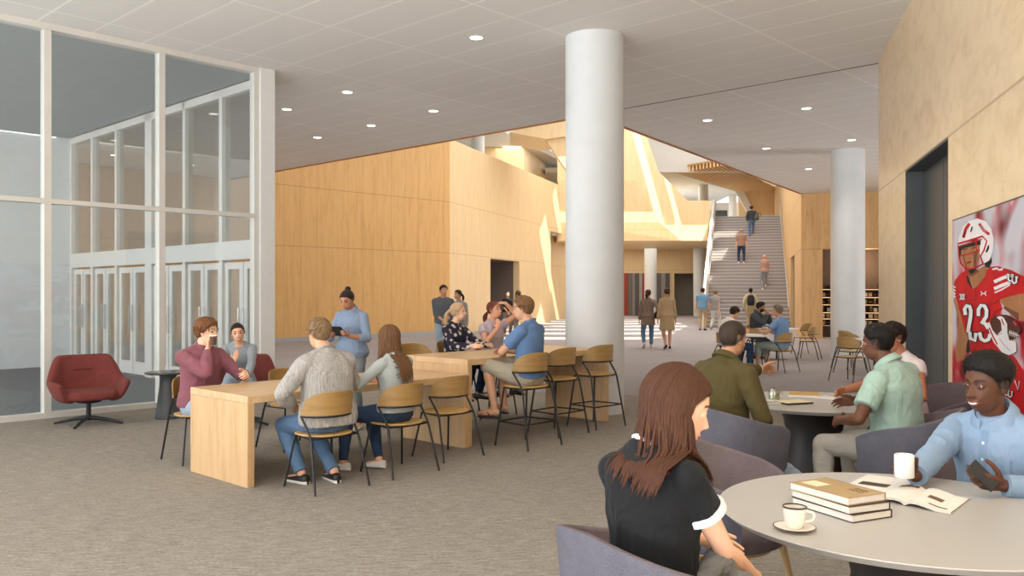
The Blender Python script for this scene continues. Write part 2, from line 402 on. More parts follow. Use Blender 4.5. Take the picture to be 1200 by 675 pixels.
    for q, nm in ((1,'r'), (-1,'l')):
        S, E, W = sh[nm], el[nm], wr[nm]
        pr.tube([sp(.93)+R1 @ A3(q*.03,-.015,.012)*k, S+R1 @ A3(-q*.05,-.004,.018)*k, S], [.047*k, .047*k*am, .056*k*am], 14)
        pr.tube([S, S+(E-S)*.3, S+(E-S)*.6, E], [.056*k*am, .051*k*am, .045*k*am, .039*k*am], 14)
        pr.tube([E, E+(W-E)*.25, E+(W-E)*.65, W], [.039*k*am, .043*k*am, .034*k*am, .0265*k*am], 14)
        fd = s.get(nm+'hd'); fd = unit(W-E) if fd is None else A3(*fd); nn = s.get(nm+'hn'); nn = unit(np.cross(fd, A3(0,0,1))*-q+A3(0,0,-.4)) if nn is None else A3(*nn)
        hand_prims(pr, W, fd, nn, q > 0, k*(.96 if not fem else .86), s.get(nm+'curl', (16,24,16)), lod, s.get(nm+'thumb', (.35,.3)))
        H, K, F = hp[nm], kn[nm], an[nm]
        pr.tube([H, H+(K-H)*.35, H+(K-H)*.7, K], [.090*k*lm, .082*k*lm, .066*k*lm, .054*k], 16)
        pr.tube([K, K+(F-K)*.28, K+(F-K)*.65, F], [.054*k, .057*k, .043*k, .035*k], 16)
        fy = R(s.get(nm+'fyaw', -q*8)); fp = R(s.get(nm+'fpitch', 0)); Mf = rZ(fy) @ rX(fp)
        pr.tube([F+Mf @ A3(0,-.035,-.045)*k, F+Mf @ A3(0,.03,-.045)*k, F+Mf @ A3(0,.11,-.056)*k, F+Mf @ A3(0,.165,-.062)*k], [.032*k, .037*k, .034*k, .022*k], 12)
    nl = ((190,150), (80,100), (34,44))[lod]; d, hf = head_grid(*nl); c0 = A3(0,-.005,0)
    p = c0+d*skull_r(d, fem)[:,None]; smile = s.get('smile', 0)
    p = face_shape(p, fem, smile, s.get('nose', .88 if fem else 1))
    if lod == 0: p = lids(p, s.get('eyeopen', 1))
    pr.add(fromh(p), hf)
    for q in (-1, 1):
        M = Rh @ rZ(q*-.35) @ rX(.18)
        pr.ball(fromh((q*.0745,-.012,-.006)), A3(.0085,.0185,.031)*hs, M); pr.ball(fromh((q*.080,-.022,.004)), A3(.006,.013,.023)*hs, M)
    def wf(c):
        hd = np.abs(toh(c)); near = np.sqrt(((toh(c)/A3(.1,.13,.135))**2).sum(1)) < 1
        w = np.where(near, .12, 1.0)
        for nm in 'rl': w = np.where(((c-wr[nm])**2).sum(1) < (.22*k)**2, np.minimum(w, .22), w)
        return w
    me, co = weld(pr, vox, (9,7,3)[lod], .5, wf)
    # skin tint: lips, brows, stubble, teeth belong to the face itself
    sc_ = np.array(srgb(s.get('skin', 'd9a98a'))[:3]); q = toh(co); x, y, z = q.T; ax = np.abs(x); fr = ss(.04,.06,y)
    col = np.tile(sc_, (len(co),1))
    onhead = np.sqrt(((q-A3(0,.01,-.005))**2).sum(1)) < .135
    def paint(m, c): 
        nonlocal col; m = (np.clip(m,0,1)*onhead)[:,None]; col = col*(1-m)+np.array(c)*m
    zz = z-smile*.006*(ax/.022)**2; wl = .021+.006*smile
    lip = s.get('lip'); lip = sc_*A3(.92,.62,.60) if lip is None else np.array(srgb(lip)[:3])
    paint(fr*ss(wl*1.12, wl*.85, ax)*ss(-.0605,-.0635,zz)*ss(-.0855,-.0815,zz), lip)
    if smile > .6: paint(fr*ss(.021,.018,ax)*ss(-.0685,-.0697,zz)*ss(-.0765,-.0752,zz), (.80,.77,.72))
    hc_ = s.get('hair', '3a2a20'); hcol = np.array(srgb(hc_)[:3])
    zb = .0225+.006*np.sin(np.clip((ax-.014)/.036,0,1)*math.pi*.8)
    paint(fr*.9*ss(.011,.016,ax)*ss(.053,.046,ax)*ss(.0052,.003,np.abs(z-zb)), hcol*.7)
    paint(fr*.25*g(ax-.045,.016)*g(z+.03,.016), sc_*A3(1.0,.72,.68))
    if s.get('beard'):
        jaw = ss(-.035,-.05,z)*ss(.012,.03,y)*(1-ss(wl*1.1,wl*.8,ax)*ss(-.060,-.064,zz)*ss(-.087,-.082,zz)*fr); paint(jaw*s['beard'], hcol*.8)
    az = np.arctan2(x, y); st = s.get('style', {'kind': 'short'})
    paint(np.where(onhead, ss(-.004,.006, z-hair_height(az, st)), 0)*(.85 if st['kind'] != 'bald' else 0), hcol*.8)
    body = finish(me, co, 'body', skin_mat('skin'), root, col)
    if lod == 0 or (lod == 1 and s.get('eyes', 1)):
        for q in (-1, 1):
            b = MB(); c = EYE*A3(q,1,1)-A3(0,0 if lod == 0 else .0058,0); gz = s.get('gaze', (0,0)); M = Rh @ rZ(R(gz[0])) @ rX(R(gz[1])); rr = []
            for i in range(13):
                a = math.pi*min(max(i/12,.01),.99); rr.append([fromh(c)+M @ (A3(math.sin(a)*math.cos(t), math.cos(a), -math.sin(a)*math.sin(t))*ER*hs) for t in np.arange(18)*2*math.pi/18])
            b.loft(rr, True, True); b.m = [0]*len(b.f)
            for i, f_ in enumerate(b.f[:-2]):
                rw = i//18; b.m[i] = 2 if rw < (1 if lod == 0 else 2) else (1 if rw < (2 if lod == 0 else 4) else 0)
            b.m[-2] = 2; b.build('eye', eye_mats(s.get('iris', '4a2f1c')), root, angle=180)
    # ---- hair
    def cap(thick, seed_, rough=.004, tuft=.0, fq=38):
        dd, ff = head_grid(*((110,130), (60,76), (30,40))[lod], warp=0)
        p = c0+dd*skull_r(dd, fem)[:,None]; az = np.arctan2(dd[:,0], dd[:,1]); edge = hair_height(az, st)+.004*vnoise(p*90, seed_)
        m = ss(-.004, .012, p[:,2]-edge); n = vnoise(p*fq*A3(1,1,.6), seed_); n2 = vnoise(p*fq*2.7*A3(1,1,.45), seed_+3)
        t = thick(az, p)*(1+.0*n)+rough*n+tuft*np.maximum(n2,0); t = m*t-(1-m)*.010
        # ears stay free
        er = g(p[:,1]+.010, .020)*ss(.055,.07,np.abs(p[:,0]))*ss(.035,.02,p[:,2])*ss(-.06,-.04,p[:,2]); 
        if st['kind'] in ('short','afro','fade','bun','pony'): t = t-er*.03*(p[:,2] < .03)
        return fromh(p+dd*t[:,None]), ff
    kind = st['kind']
    if kind != 'bald':
        b = MB(); b2 = None; L = st.get('vol', .016)
        if kind == 'short':   v_, f_ = cap(lambda az, p: L*(.55+.45*ss(-.02,.06,p[:,2]))*(1+.3*ss(.5,0,np.abs(az))), seed, .0035, .006)
        elif kind == 'fade':  v_, f_ = cap(lambda az, p: .003+L*ss(.02,.075,p[:,2]), seed, .001, .0015, 90)
        elif kind == 'afro':  v_, f_ = cap(lambda az, p: .003+L*ss(-.004,.040,p[:,2]-hair_height(az, st))*ss(-.01,.065,p[:,2]), seed, .0015, .003, 120)
        elif kind == 'messy': v_, f_ = cap(lambda az, p: L*(.7+.5*ss(.0,.06,p[:,2])), seed, .006, .012, 30)
        else:                 v_, f_ = cap(lambda az, p: L*(.75+.25*ss(-.02,.05,p[:,2]))*(1-.35*ss(.25,0,np.abs(az))*ss(.05,.09,p[:,2])), seed, .0015, .002, 30)
        b.add(v_, f_)
        if kind in ('short','messy') and lod < 2:          # locks lying over the cap
            for i in range(st.get('locks', 170 if lod == 0 else 70)):
                a = rng.uniform(-math.pi, math.pi); e = math.radians(rng.uniform(8, 88)); dd = A3(math.sin(a)*math.cos(e), math.cos(a)*math.cos(e), math.sin(e))
                base = c0+dd*(skull_r(dd[None], fem)[0]+L*.75)
                if base[2] < hair_height(np.array([a]), st)[0]+.012: continue
                sweep = A3(st.get('part', .5)*(1 if base[0] > -.02 else -1), st.get('fwd', .5), -.55)+rng.normal(0,.3,3); tdir = unit(sweep-dd*np.dot(sweep, dd)); ln = rng.uniform(.025,.045)*(1.25 if kind == 'messy' else 1)
                pts = []
                for j in range(5):
                    u_ = j/4; w_ = unit(dd*skull_r(dd[None], fem)[0]+tdir*ln*u_); pts.append(fromh(c0+w_*(skull_r(w_[None], fem)[0]+L*.75+.006*math.sin(u_*2.4)+(.006 if kind == 'messy' else .002)*u_)))
                b.tube(pts, [.0028*hs, .0055*hs, .0058*hs, .0042*hs, .0010*hs], 5)
        if kind == 'bun':
            c = st.get('bunat', (0,-.105,.075)); r = st.get('bunr', .040); dd, ff = head_grid(24,30,0); pp = A3(*c)+dd*(r*(1+.10*vnoise(dd*4,seed)))[:,None]; b.add(fromh(pp), ff)
        if kind in ('long','pony','loose'):
            n = st.get('n', (150, 60, 26)[lod]); ln0 = st.get('len', .30)*k; wid = st.get('width', 1.0)
            for i in range(n):
                if kind == 'pony':
                    rt = A3(0,-.112,st.get('ponyz',.03)); a = rng.uniform(0,2*math.pi); rr_ = rng.uniform(.2,1)*.016*wid
                    out = Rh @ A3(0,-1,-.1); pts = []; ln = ln0*rng.uniform(.8,1.05)
                    for j in range(9):
                        u_ = j/8; fall = A3(0,0,-1)*ln*u_+out*(.045*math.sin(min(1,u_*2.2)*1.6)); sp_ = (1+1.0*math.sin(u_*math.pi))*rr_
                        pts.append(fromh(rt)+fall+Rh @ A3(math.cos(a),math.sin(a)*.8,0)*sp_)
                    w_ = .0075*hs*wid
                else:
                    amax = math.pi-st.get('open', .62)
                    a = math.pi+rng.uniform(-1,1)*amax if i > n*.25 else math.pi+rng.choice([-1,1])*rng.uniform(.72,1)*amax; e = math.radians(rng.uniform(-12, 78))
                    p0 = A3(0,-.01,.02); pts = []; ln = ln0*rng.uniform(.86,1.08)*(1-.10*abs(math.cos(a/2)))
                    # over the scalp from the parting, then straight down
                    for j in range(9):
                        ee = math.radians(89)*(1-j/8)+(-.12)*(j/8)
                        dd = A3(math.sin(a)*math.cos(ee), math.cos(a)*math.cos(ee), math.sin(ee)); off_ = L*(.75+.5*((i*7) % 5)/5)
                        pts.append(fromh(c0+dd*(skull_r(dd[None], fem)[0]+off_)))
                    last = pts[-1]; dd = Rh @ A3(math.sin(a), math.cos(a), 0); dd[2] = 0; dd = unit(dd); cen = np.array([hc[0],hc[1],0])
                    drift = rng.normal(0,.008,3); curl_ = st.get('wave', .006); ph = rng.uniform(0,6)
                    for j in range(1, 9):
                        u_ = j/8; fall = last+A3(0,0,-1)*ln*u_+drift*u_*2+dd*(.012*u_*wid)+A3(math.cos(ph),math.sin(ph),0)*curl_*math.sin(u_*7+ph)
                        # lie outside the neck and shoulders
                        zrel = (sp(.97)[2]+.02)-fall[2]
                        if zrel > 0:
                            bk = fall-(sp(.9)+A3(0,0,0)); fw = R1 @ A3(0,1,0); dpt = np.dot(bk, fw)
                            lim = .068*k+min(zrel,.13)*.62; lat = np.dot(bk, R1 @ A3(1,0,0)); fall = fall-(R1 @ A3(1,0,0))*lat*.10*min(1,zrel/.15)
                            if dpt <= .03 and dpt > -lim: fall = fall+fw*(-lim-dpt)*ss(0,.05,np.array([zrel]))[0]
                            if dpt > .03 and dpt < lim: fall = fall+fw*(lim-dpt)*ss(0,.05,np.array([zrel]))[0]
                        pts.append(fall)
                    w_ = st.get('lock', .0085)*hs
                m_ = len(pts); b.tube(pts, [w_*(.55+.6*math.sin(math.pi*min(1,(j+1)/m_*1.0)))*(1 if j < m_-1 else .25) for j in range(m_)], 6)
        hm = hair_mat(hc_); b.build('hair', hm, root, angle=180)
        if s.get('beard', 0) > .9:
            dd, ff = head_grid(60,76,.3); p = face_shape(c0+dd*skull_r(dd, fem)[:,None], fem, 0, .6); x, y, z = p.T
            m = ss(-.03,-.05,z)*ss(-.01,.02,y)*(1-ss(.026,.018,np.abs(x))*ss(-.058,-.062,z)*ss(-.086,-.080,z)*ss(.04,.06,y)); t = m*(.009+.003*vnoise(p*120,seed))-(1-m)*.012
            MB().add(fromh(p+dd*t[:,None]), ff).build('beard', hm, root, angle=180)
    # ---- clothes
    cv = vox*1.25
    def sleeve(pr, nm, frac, r, flare=1.0):
        S, E, W = sh[nm], el[nm], wr[nm]; q = 1 if nm == 'r' else -1
        pr.tube([sp(.92)+R1 @ A3(q*.03,-.014,.014)*k, S+R1 @ A3(-q*.05,-.004,.019)*k, S], [.052*k+r*.4, .050*k*am+r*.7, .057*k*am+r], 14)
        base = [.056*am, .051*am, .046*am, .041*am]
        if frac <= 1:
            pts = [S+(E-S)*frac*t for t in (0,.35,.7,1)]; rad = [np.interp(frac*t, [0,.35,.7,1], base)*k+r*(1+(flare-1)*t) for t in (0,.35,.7,1)]
            pr.tube(pts, rad, 16, round1=False)
        else:
            pr.tube([S, S+(E-S)*.35, S+(E-S)*.7, E], [x*k+r for x in base], 16)
            f2 = frac-1; bl = [.041*am,.043*am,.037*am,.029*am]; ts = (0,.3,.65,1)
            pr.tube([E+(W-E)*f2*t for t in ts], [np.interp(f2*t, ts, bl)*k+r*(1 if t < 1 else .75) for t in ts], 16, round1=False)
    def trouser(pr, nm, frac, r, hem=1.0):
        H, K, F = hp[nm], kn[nm], an[nm]
        if frac <= 1: pr.tube([H, H+(K-H)*frac*.4, H+(K-H)*frac*.75, H+(K-H)*frac], [.093*k*lm+r, .084*k*lm+r, .076*k*lm+r*1.3, .070*k*lm+r*1.6], 18, round1=False)
        else:
            pr.tube([H, H+(K-H)*.35, H+(K-H)*.7, K], [.092*k*lm+r, .084*k*lm+r, .068*k*lm+r, .057*k+r], 18)
            f2 = frac-1; ts = (0,.28,.6,1); bl = (.057,.059,.047,.040*hem)
            pr.tube([K+(F-K)*f2*t for t in ts], [np.interp(f2*t, ts, bl)*k+r for t in ts], 18, round1=False)
    top = s.get('top'); bot = s.get('bottom'); coat = s.get('coat')
    if bot:
        pr = Prims(); r = bot.get('r', .012); torso(pr, -.20, bot.get('rise', .16), lambda q: r*.7+.004)
        for nm in 'rl': trouser(pr, nm, bot.get('len', 1.97), r, bot.get('hem', 1.0))
        me, co = weld(pr, cv, (12,8,3)[lod]); finish(me, co, bot.get('name', 'trousers'), bot['mat'], root, None, bot.get('wr', .004), seed+20, (11,11,20))
    if s.get('skirt'):
        q = s['skirt']; pr = Prims(); torso(pr, -.14, .2, lambda q: .02); c = pel; rr = []
        for z_, a, b_ in ((.10,.17,.13),(0,.19,.145),(-.18,.20,.155),(-q['len'],.215,.165)): rr.append(np.stack([np.cos(ang)*a*k, np.sin(ang)*b_*k, np.full(28, z_*k)],1)+c)
        pr.rings(rr); me, co = weld(pr, cv, 3); finish(me, co, q['name'], q['mat'], root, None, .006, seed+3, (16,16,4))
    if top:
        pr = Prims(); r = top.get('r', .010); hem = top.get('hem', -.02); nk = top.get('neck', .955); loose = top.get('loose', .0)
        torso(pr, hem, nk, lambda q: r*.9+.004+.012*max(0,min(1,(.45-q)/.25))+loose*max(0, min(1, (.75-q)/.5)))
        if not top.get('sleeveless'):
            for nm in 'rl': sleeve(pr, nm, top.get('sl', 1.95) if nm+'sl' not in top else top[nm+'sl'], r, top.get('flare', 1.0))
        if top.get('roll'): pr.tube([sp(.92), nb+(nt-nb)*.1, nb+(nt-nb)*.72], [.078*k, .068*k, .066*k], 18, round1=False)
        if not top.get('roll') and top.get('hug', 1):
            tn_ = {'wing': .58, 'ring': .42}.get(top.get('collar'), .3); pr.tube([sp(.90), nb, nb+(nt-nb)*tn_], [(.084 if fem else .102)*k, (.069 if fem else .086)*k, (.060 if fem else .074)*k], 22, round0=True, round1=False)
        if top.get('skirtlen'):
            rr = []
            for z_, a, b_ in ((.16,.165,.125),(0,.19,.15),(-.2,.205,.165),(-top['skirtlen'],.22,.18)): rr.append(np.stack([np.cos(ang)*a*k, np.sin(ang)*b_*k, np.full(28, z_*k)],1)+pel)
            pr.rings(rr)
        me, co = weld(pr, cv, (14,10,3)[lod]); o = finish(me, co, top.get('name', 'shirt'), top['mat'], root, None, top.get('wr', .005), seed+40)
        top['_o'] = o; col_ = top.get('collar')
        if top.get('cuff'):
            for nm in 'rl':
                fr_ = top.get(nm+'sl', top['sl'])-1; E, W = el[nm], wr[nm]; P_ = E+(W-E)*fr_; dd = unit(W-E); rad = np.interp(fr_,[0,.3,.65,1],[.041*am,.043*am,.037*am,.029*am])*k+r*.75+.003
                MB().tube([P_-dd*.055, P_-dd*.052, P_+dd*.006, P_+dd*.008], [rad+.002, rad+.005, rad+.003, rad-.008], 28).build('cuff', top['mat'], root)
        if col_:                                            # a band round the neck; open shirt collars get two wings
            b = MB(); M = R1; up_ = unit(nt-nb); c = nb+(nt-nb)*top.get('cz', .50 if col_ == 'wing' else .34); n = 36; prof_ = []; fr_ax = unit(np.cross(up_, M @ A3(1,0,0))); rt_ax = np.cross(fr_ax, up_)
            M = np.stack([rt_ax, fr_ax, up_], 1); rr_ = (.0625 if fem else .0745)*k; hgt = top.get('ch', .030)*k; drp = (.034 if fem else .040)*k
            for i in range(n+1):
                a = 2*math.pi*i/n if col_ == 'ring' else R(-164)+R(328)*i/n; f_ = .5+.5*math.cos(a); x_, y_ = math.sin(a), -math.cos(a); w_ = 1-f_
                if col_ == 'ring': wd_ = top.get('cw', .012); P4 = [(rr_*1.10,-.006),(rr_*1.22,-.004-wd_*.3),(rr_*1.24,-.004+wd_*.3),(rr_*1.06,wd_)]; dz = -drp*1.0*w_**1.4
                else: P4 = [(rr_*.92,-.02),(rr_*1.36+.020*w_**4,-.020-.046*w_**3*k),(rr_*1.39+.020*w_**4,-.015-.046*w_**3*k),(rr_*1.06,hgt),(rr_*.98,hgt+.002),(rr_*.92,hgt-.004)]; dz = -drp*.9*w_**1.6
                prof_.append([c+M @ A3(x_*u_, y_*u_+.010*k*w_, v_+dz) for u_, v_ in P4])
            if col_ == 'ring': b.loft(prof_[:-1]+[prof_[0]], True, False)
            else: b.loft(prof_, True, True)
            b.build('collar', top.get('cmat', top['mat']), root, angle=60)
        if top.get('trim'):                                 # contrasting sleeve hems
            for nm in 'rl':
                fr_ = top.get(nm+'sl', top.get('sl')); S, E = sh[nm], el[nm]; P_ = S+(E-S)*fr_; dd = unit(E-S); rad = (np.interp(fr_,[0,.35,.7,1],[.056*am,.051*am,.046*am,.041*am])*k+r*top.get('flare',1))+.008
                MB().tube([P_-dd*.020, P_-dd*.018, P_+dd*.003, P_+dd*.005], [rad-.004, rad, rad, rad-.006], 28).build('sleeve_hem', top['trim'], root)
    if s.get('belt'):
        c = spd(.17); rr_ = []
        a, b_ = [(np.interp(.17, [p[0] for p in prof], [p[i] for p in prof])+.018)*k for i in (1,2)]
        for dz, e in ((-.018,0),(-.018,.005),(.018,.005),(.018,0)): rr_.append([c+R0 @ A3(math.cos(t)*(a+e), math.sin(t)*(b_+e), dz) for t in ang])
        MB().loft(rr_, True, False).build('belt', s['belt'], root)
    # ---- shoes
    sho = s.get('shoes')
    if sho:
        for q, nm in ((1,'r'), (-1,'l')):
            F = an[nm]; fy = R(s.get(nm+'fyaw', -q*8)); fp = R(s.get(nm+'fpitch', 0)); Mf = rZ(fy) @ rX(fp); b = MB(); a2 = np.arange(20)*2*math.pi/20; fk = k*(.93 if fem else 1)
            rings = []
            for y_, w_, top_ in ((-.078,.012,.050),(-.070,.030,.075),(-.045,.036,.082),(0,.038,.080),(.05,.041,.066),(.10,.046,.052),(.145,.044,.042),(.175,.034,.034),(.192,.014,.024)):
                rg = []
                for t in a2:
                    cx, sz = math.cos(t), math.sin(t); z_ = -.085+.028+(max(sz,0)**.8)*(top_-.028) if sz > 0 else -.085+.028*(1-abs(sz)**.5)
                    rg.append(F+Mf @ (A3(math.copysign(abs(cx)**.7, cx)*w_, y_, z_)*fk))
                rings.append(rg)
            b.loft(rings, True, True)
            if sho.get('sole'):
                for i, f_ in enumerate(b.f):
                    zc = np.mean([Mf.T @ (np.array(b.v[j])-F) for j in f_], 0)[2]; b.m[i] = 1 if zc < -.060*fk else 0
            b.build('shoe', [sho['mat'], sho.get('sole', sho['mat'])], root, angle=60)
    s['_j'] = dict(sh=sh, el=el, wr=wr, hp=hp, kn=kn, an=an, hc=hc, Rh=Rh, R1=R1, R0=R0, sp=spd, fromh=fromh, k=k, root=root, pel=pel, hs=hs)
    return root

from mathutils.bvhtree import BVHTree
def decal(s, name, mat, shapes, lift=.0025):
    """flat bits of cloth (plackets, pockets, buttons, prints) laid on the front or back of a top; shapes: lists of (x, spine share) points"""
    o = s['top']['_o']; j = s['_j']; me = o.data; bvh = BVHTree.FromPolygons([v.co for v in me.vertices], [p.vertices for p in me.polygons]); b = MB()
    for pts, back in shapes:
        sg = -1 if back else 1; ring = []
        for x, q in pts:
            base = j['sp'](q)+j['R1'] @ A3(x,0,0); d = j['R1'] @ A3(0,sg,0); h = bvh.ray_cast(Vector(base+d*.5), Vector(-d), 1.0)
            p = np.array(h[0]) if h[0] else base+d*.12
            ring.append(p+d*lift)
        b.add(ring, [tuple(range(len(ring)))])
    return b.build(name, mat, j['root'], smooth=True, angle=80)
def strip(x0, x1, q0, q1, n=14, back=False):
    out = []
    for i in range(n):
        a, c = q0+(q1-q0)*i/n, q0+(q1-q0)*(i+1)/n; out.append(([(x0,a),(x1,a),(x1,c),(x0,c)], back))
    return out
def dot(x, q, r, back=False, n=10, ls=.52): return ([(x+r*math.cos(2*math.pi*i/n), q+r/ls*math.sin(2*math.pi*i/n)) for i in range(n)], back)
# ------------------------------------------------------------------ the room
def struct(name, mb, m, parent=None, **k):
    o = mb.build(name, m, parent, **{'smooth': False, **k}); o['kind'] = 'structure'; return o
def P(px, py, Y): return ((px-600)/1003*Y, Y, 1.6+(342-py)/1003*Y)      # a pixel of the photo at depth Y, for reading sizes off it
def carpet(name, c, dark, light, rot, sc=1.0):
    t = NT(name); v = t.coord((5*sc,46*sc,1), (0,0,rot)); n1 = t.noise(v, 1.6, 4, .65, .4); n2 = t.noise(t.coord((30*sc,130*sc,1),(0,0,rot)), 1.3, 3, .7); n3 = t.noise(t.coord((.35,.5,1)), 1, 3)
    f = t.math('ADD', t.math('MULTIPLY', n1, .45), t.math('MULTIPLY', n2, .55))
    col = t.mix(.35, t.ramp(f, [(.36, dark), (.5, c), (.64, light)]), t.ramp(n3, [(.35, shade(c,.86)), (.65, shade(c,1.14))]))
    return t.bsdf(col, .95, .1, Normal=t.bump(f, .012))
m_carpet = carpet('carpet_loop', '918a80', '544d46', 'cac1b5', -R(47))
m_carpet2 = carpet('carpet_pale', '9f999a', '837e7f', 'b7b2b2', -R(10), 1.3)
def tiles():
    t = NT('ceiling_tiles'); c = t.n('ShaderNodeTexCoord'); mp = t.n('ShaderNodeMapping', {'Vector': c.outputs['Object'], 'Rotation': (0,0,-R(46.86)), 'Scale': (1,1,1)})
    s = t.n('ShaderNodeSeparateXYZ', {0: mp.outputs[0]})
    def line(o, size, w, off):
        m = t.math('PINGPONG', t.math('ADD', o, off), size/2); return t.math('LESS_THAN', m, w)
    l = t.math('MAXIMUM', line(s.outputs[0], .66, .016, .2), line(s.outputs[1], 1.95, .016, .55))
    dots = t.noise(t.coord((1,1,1)), 160, 1); base = t.ramp(dots, [(.35, 'dcdad6'), (.6, 'e8e6e3')])
    return t.bsdf(t.mix(l, base, srgb('f4f2ee')), .8, .2, Normal=t.bump(t.math('MULTIPLY', l, -1), .006))
m_tile = tiles()
def wallwood(name, c, dark, seam, step=None, rot=0, zs=(3.07, 5.0), scale=(3,3,.35), rough=.5):
    t = NT(name); v = t.coord(scale); n1 = t.noise(v, 2.0, 6, .62, .9); n2 = t.noise(t.coord((40,40,2.5)), 2, 3)
    f = t.math('ADD', t.math('MULTIPLY', n1, .7), t.math('MULTIPLY', n2, .3))
    col = t.ramp(f, [(.32, dark), (.52, c), (.72, shade(c, 1.08))])
    s = t.n('ShaderNodeSeparateXYZ', {0: t.coord((1,1,1),(0,0,rot))}); l = None
    for z in zs:
        q = t.math('LESS_THAN', t.math('ABSOLUTE', t.math('SUBTRACT', s.outputs[2], z)), .012); l = q if l is None else t.math('MAXIMUM', l, q)
    if step: l = t.math('MAXIMUM', l, t.math('LESS_THAN', t.math('PINGPONG', s.outputs[0], step/2), .006))
    col = t.mix(t.math('MULTIPLY', l, .55), col, srgb(seam)) if l is not None else col
    return t.bsdf(col, rough, .35)
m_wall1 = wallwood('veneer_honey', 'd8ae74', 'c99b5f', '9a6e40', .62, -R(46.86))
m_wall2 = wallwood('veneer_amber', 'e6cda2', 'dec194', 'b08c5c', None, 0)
m_birch = wallwood('veneer_birch', 'dcc6a4', 'cbb089', '8d7756', None, -R(74.5), (3.07,), (1.2,1.2,2.2), .33)
m_plank = wallwood('veneer_cafe', 'd5ae78', 'c29660', '9a6e40', .9, R(15.5))
m_plank2 = wallwood('veneer_stair', 'd7b27e', 'c59b66', '9a6e40', 1.2, -R(74.5))
m_white = plain('white_paint', 'dcdcda', .6, .3, .02)
m_col = plain('column_plaster', 'd3d6d7', .55, .3, .03, 3)
m_frame = plain('pale_aluminium', 'd5d2cc', .35, .5, .03, 3, .15)
m_dark = plain('charcoal_metal', '45484a', .45, .4, .08, 3)
m_taupe = plain('taupe_paint', '6f645e', .7, .3, .05)
m_grey = plain('grey_paint', 'a7abac', .7, .3, .03)
m_trimwood = plain('edge_wood', 'a8703c', .5, .3, .1)
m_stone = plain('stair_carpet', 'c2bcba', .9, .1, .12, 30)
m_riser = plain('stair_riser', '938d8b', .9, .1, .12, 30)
def glass(name, tint, refl=.09):
    t = NT(name); tr = t.n('ShaderNodeBsdfTransparent', {'Color': srgb(tint)}); gl = t.n('ShaderNodeBsdfGlossy', {'Color': (1,1,1,1), 'Roughness': .02})
    fr = t.n('ShaderNodeLayerWeight', {'Blend': .25}).outputs['Fresnel']; f = t.math('MINIMUM', t.math('ADD', t.math('MULTIPLY', fr, .5), refl), .45)
    mx = t.n('ShaderNodeMixShader', {0: f, 1: tr.outputs[0], 2: gl.outputs[0]}); t.t.links.new(mx.outputs[0], t.out.inputs[0]); return t.mat
m_glass = glass('clear_glass', 'f6f8f8', .04)

# floors: brown loop carpet near, paler carpet in the hall beyond
bA = along((1.75,13.3), WP, -40); bB = along((1.75,13.3), WP, 40)
struct('floor', MB().prism([bA, bB, (20,-.6), (-13,-.6), along((-6.28,10.49),U,-12)], -.2, 0), m_carpet)
struct('floor_hall', MB().prism([bA, bB, (45,72), (-45,72)], -.2, 0), m_carpet2)
# low ceiling with its two free edges
C0 = (1.54, 16.4); E = (.540, .8415); cE = along(C0, E, 15.7)
gE_ = (-9.74,18.6)
ceil = [along(C0, V, 34), C0, cE, along(cE, WP, 14), (20,-2.0), (-16.5,-2.0), along((-6.28,10.49),U,-14), along((-6.28,10.49),U,3.5), along(gE_, U, -.2)]
struct('ceiling', MB().prism(ceil, 5.0, 5.9), m_tile)
tr = MB()
for a, b in ((along(C0, V, 34), C0), (C0, cE)): tr.wall(a, b, 4.975, 5.92, -.05)
struct('trim_1', tr, m_trimwood)
j = MB(); q = along(C0, V, 0); d = along(C0, (-V[0], -V[1]), 12); j.wall(along(C0,(-V[0],-V[1]),.1), d, 4.994, 5.01, .02); struct('trim_2', j, plain('shadow_gap','4a4642',.8))

# right-hand birch wall with the recessed dark door
X0 = 1.88
def rw(Y, off=0): return (X0+.2778*Y+WP[0]*off, Y+WP[1]*off)
w = MB(); w.wall(rw(12.49), rw(10.34), 0, 5, -.21); w.wall(rw(10.34), rw(8.11), 3.07, 5, -.21); w.wall(rw(8.11), rw(-6), 0, 5, -.21)
w.wall(rw(12.49,.21), rw(-6,.21), 0, 5, -.25)
struct('wall_right', w, m_birch)
dm = MB(); dm.wall(rw(10.335,.0), rw(10.335,.205), 0, 3.065, .01); dm.wall(rw(8.12,0), rw(8.12,.205), 0, 3.065, -.01); dm.prism([rw(10.33,0), rw(8.12,0), rw(8.12,.2), rw(10.33,.2)], 3.045, 3.068)
dm.wall(rw(10.33,.2), rw(8.12,.2), 0, 3.05, -.008)
d1 = struct('door_1', dm, m_dark)
lf = MB(); lf.wall(rw(10.25,.19), rw(9.24,.19), .01, 3.0, -.012); lf.wall(rw(9.22,.19), rw(8.2,.19), .01, 3.0, -.012); struct('door_leaf', lf, plain('dark_door', '505456', .5, .4, .05, 2), d1)
struct('baseboard_right', MB().wall(rw(12.5,-.012), rw(10.36,-.012), 0, .1, -.011).wall(rw(8.09,-.012), rw(-5,-.012), 0, .1, -.011), m_dark)

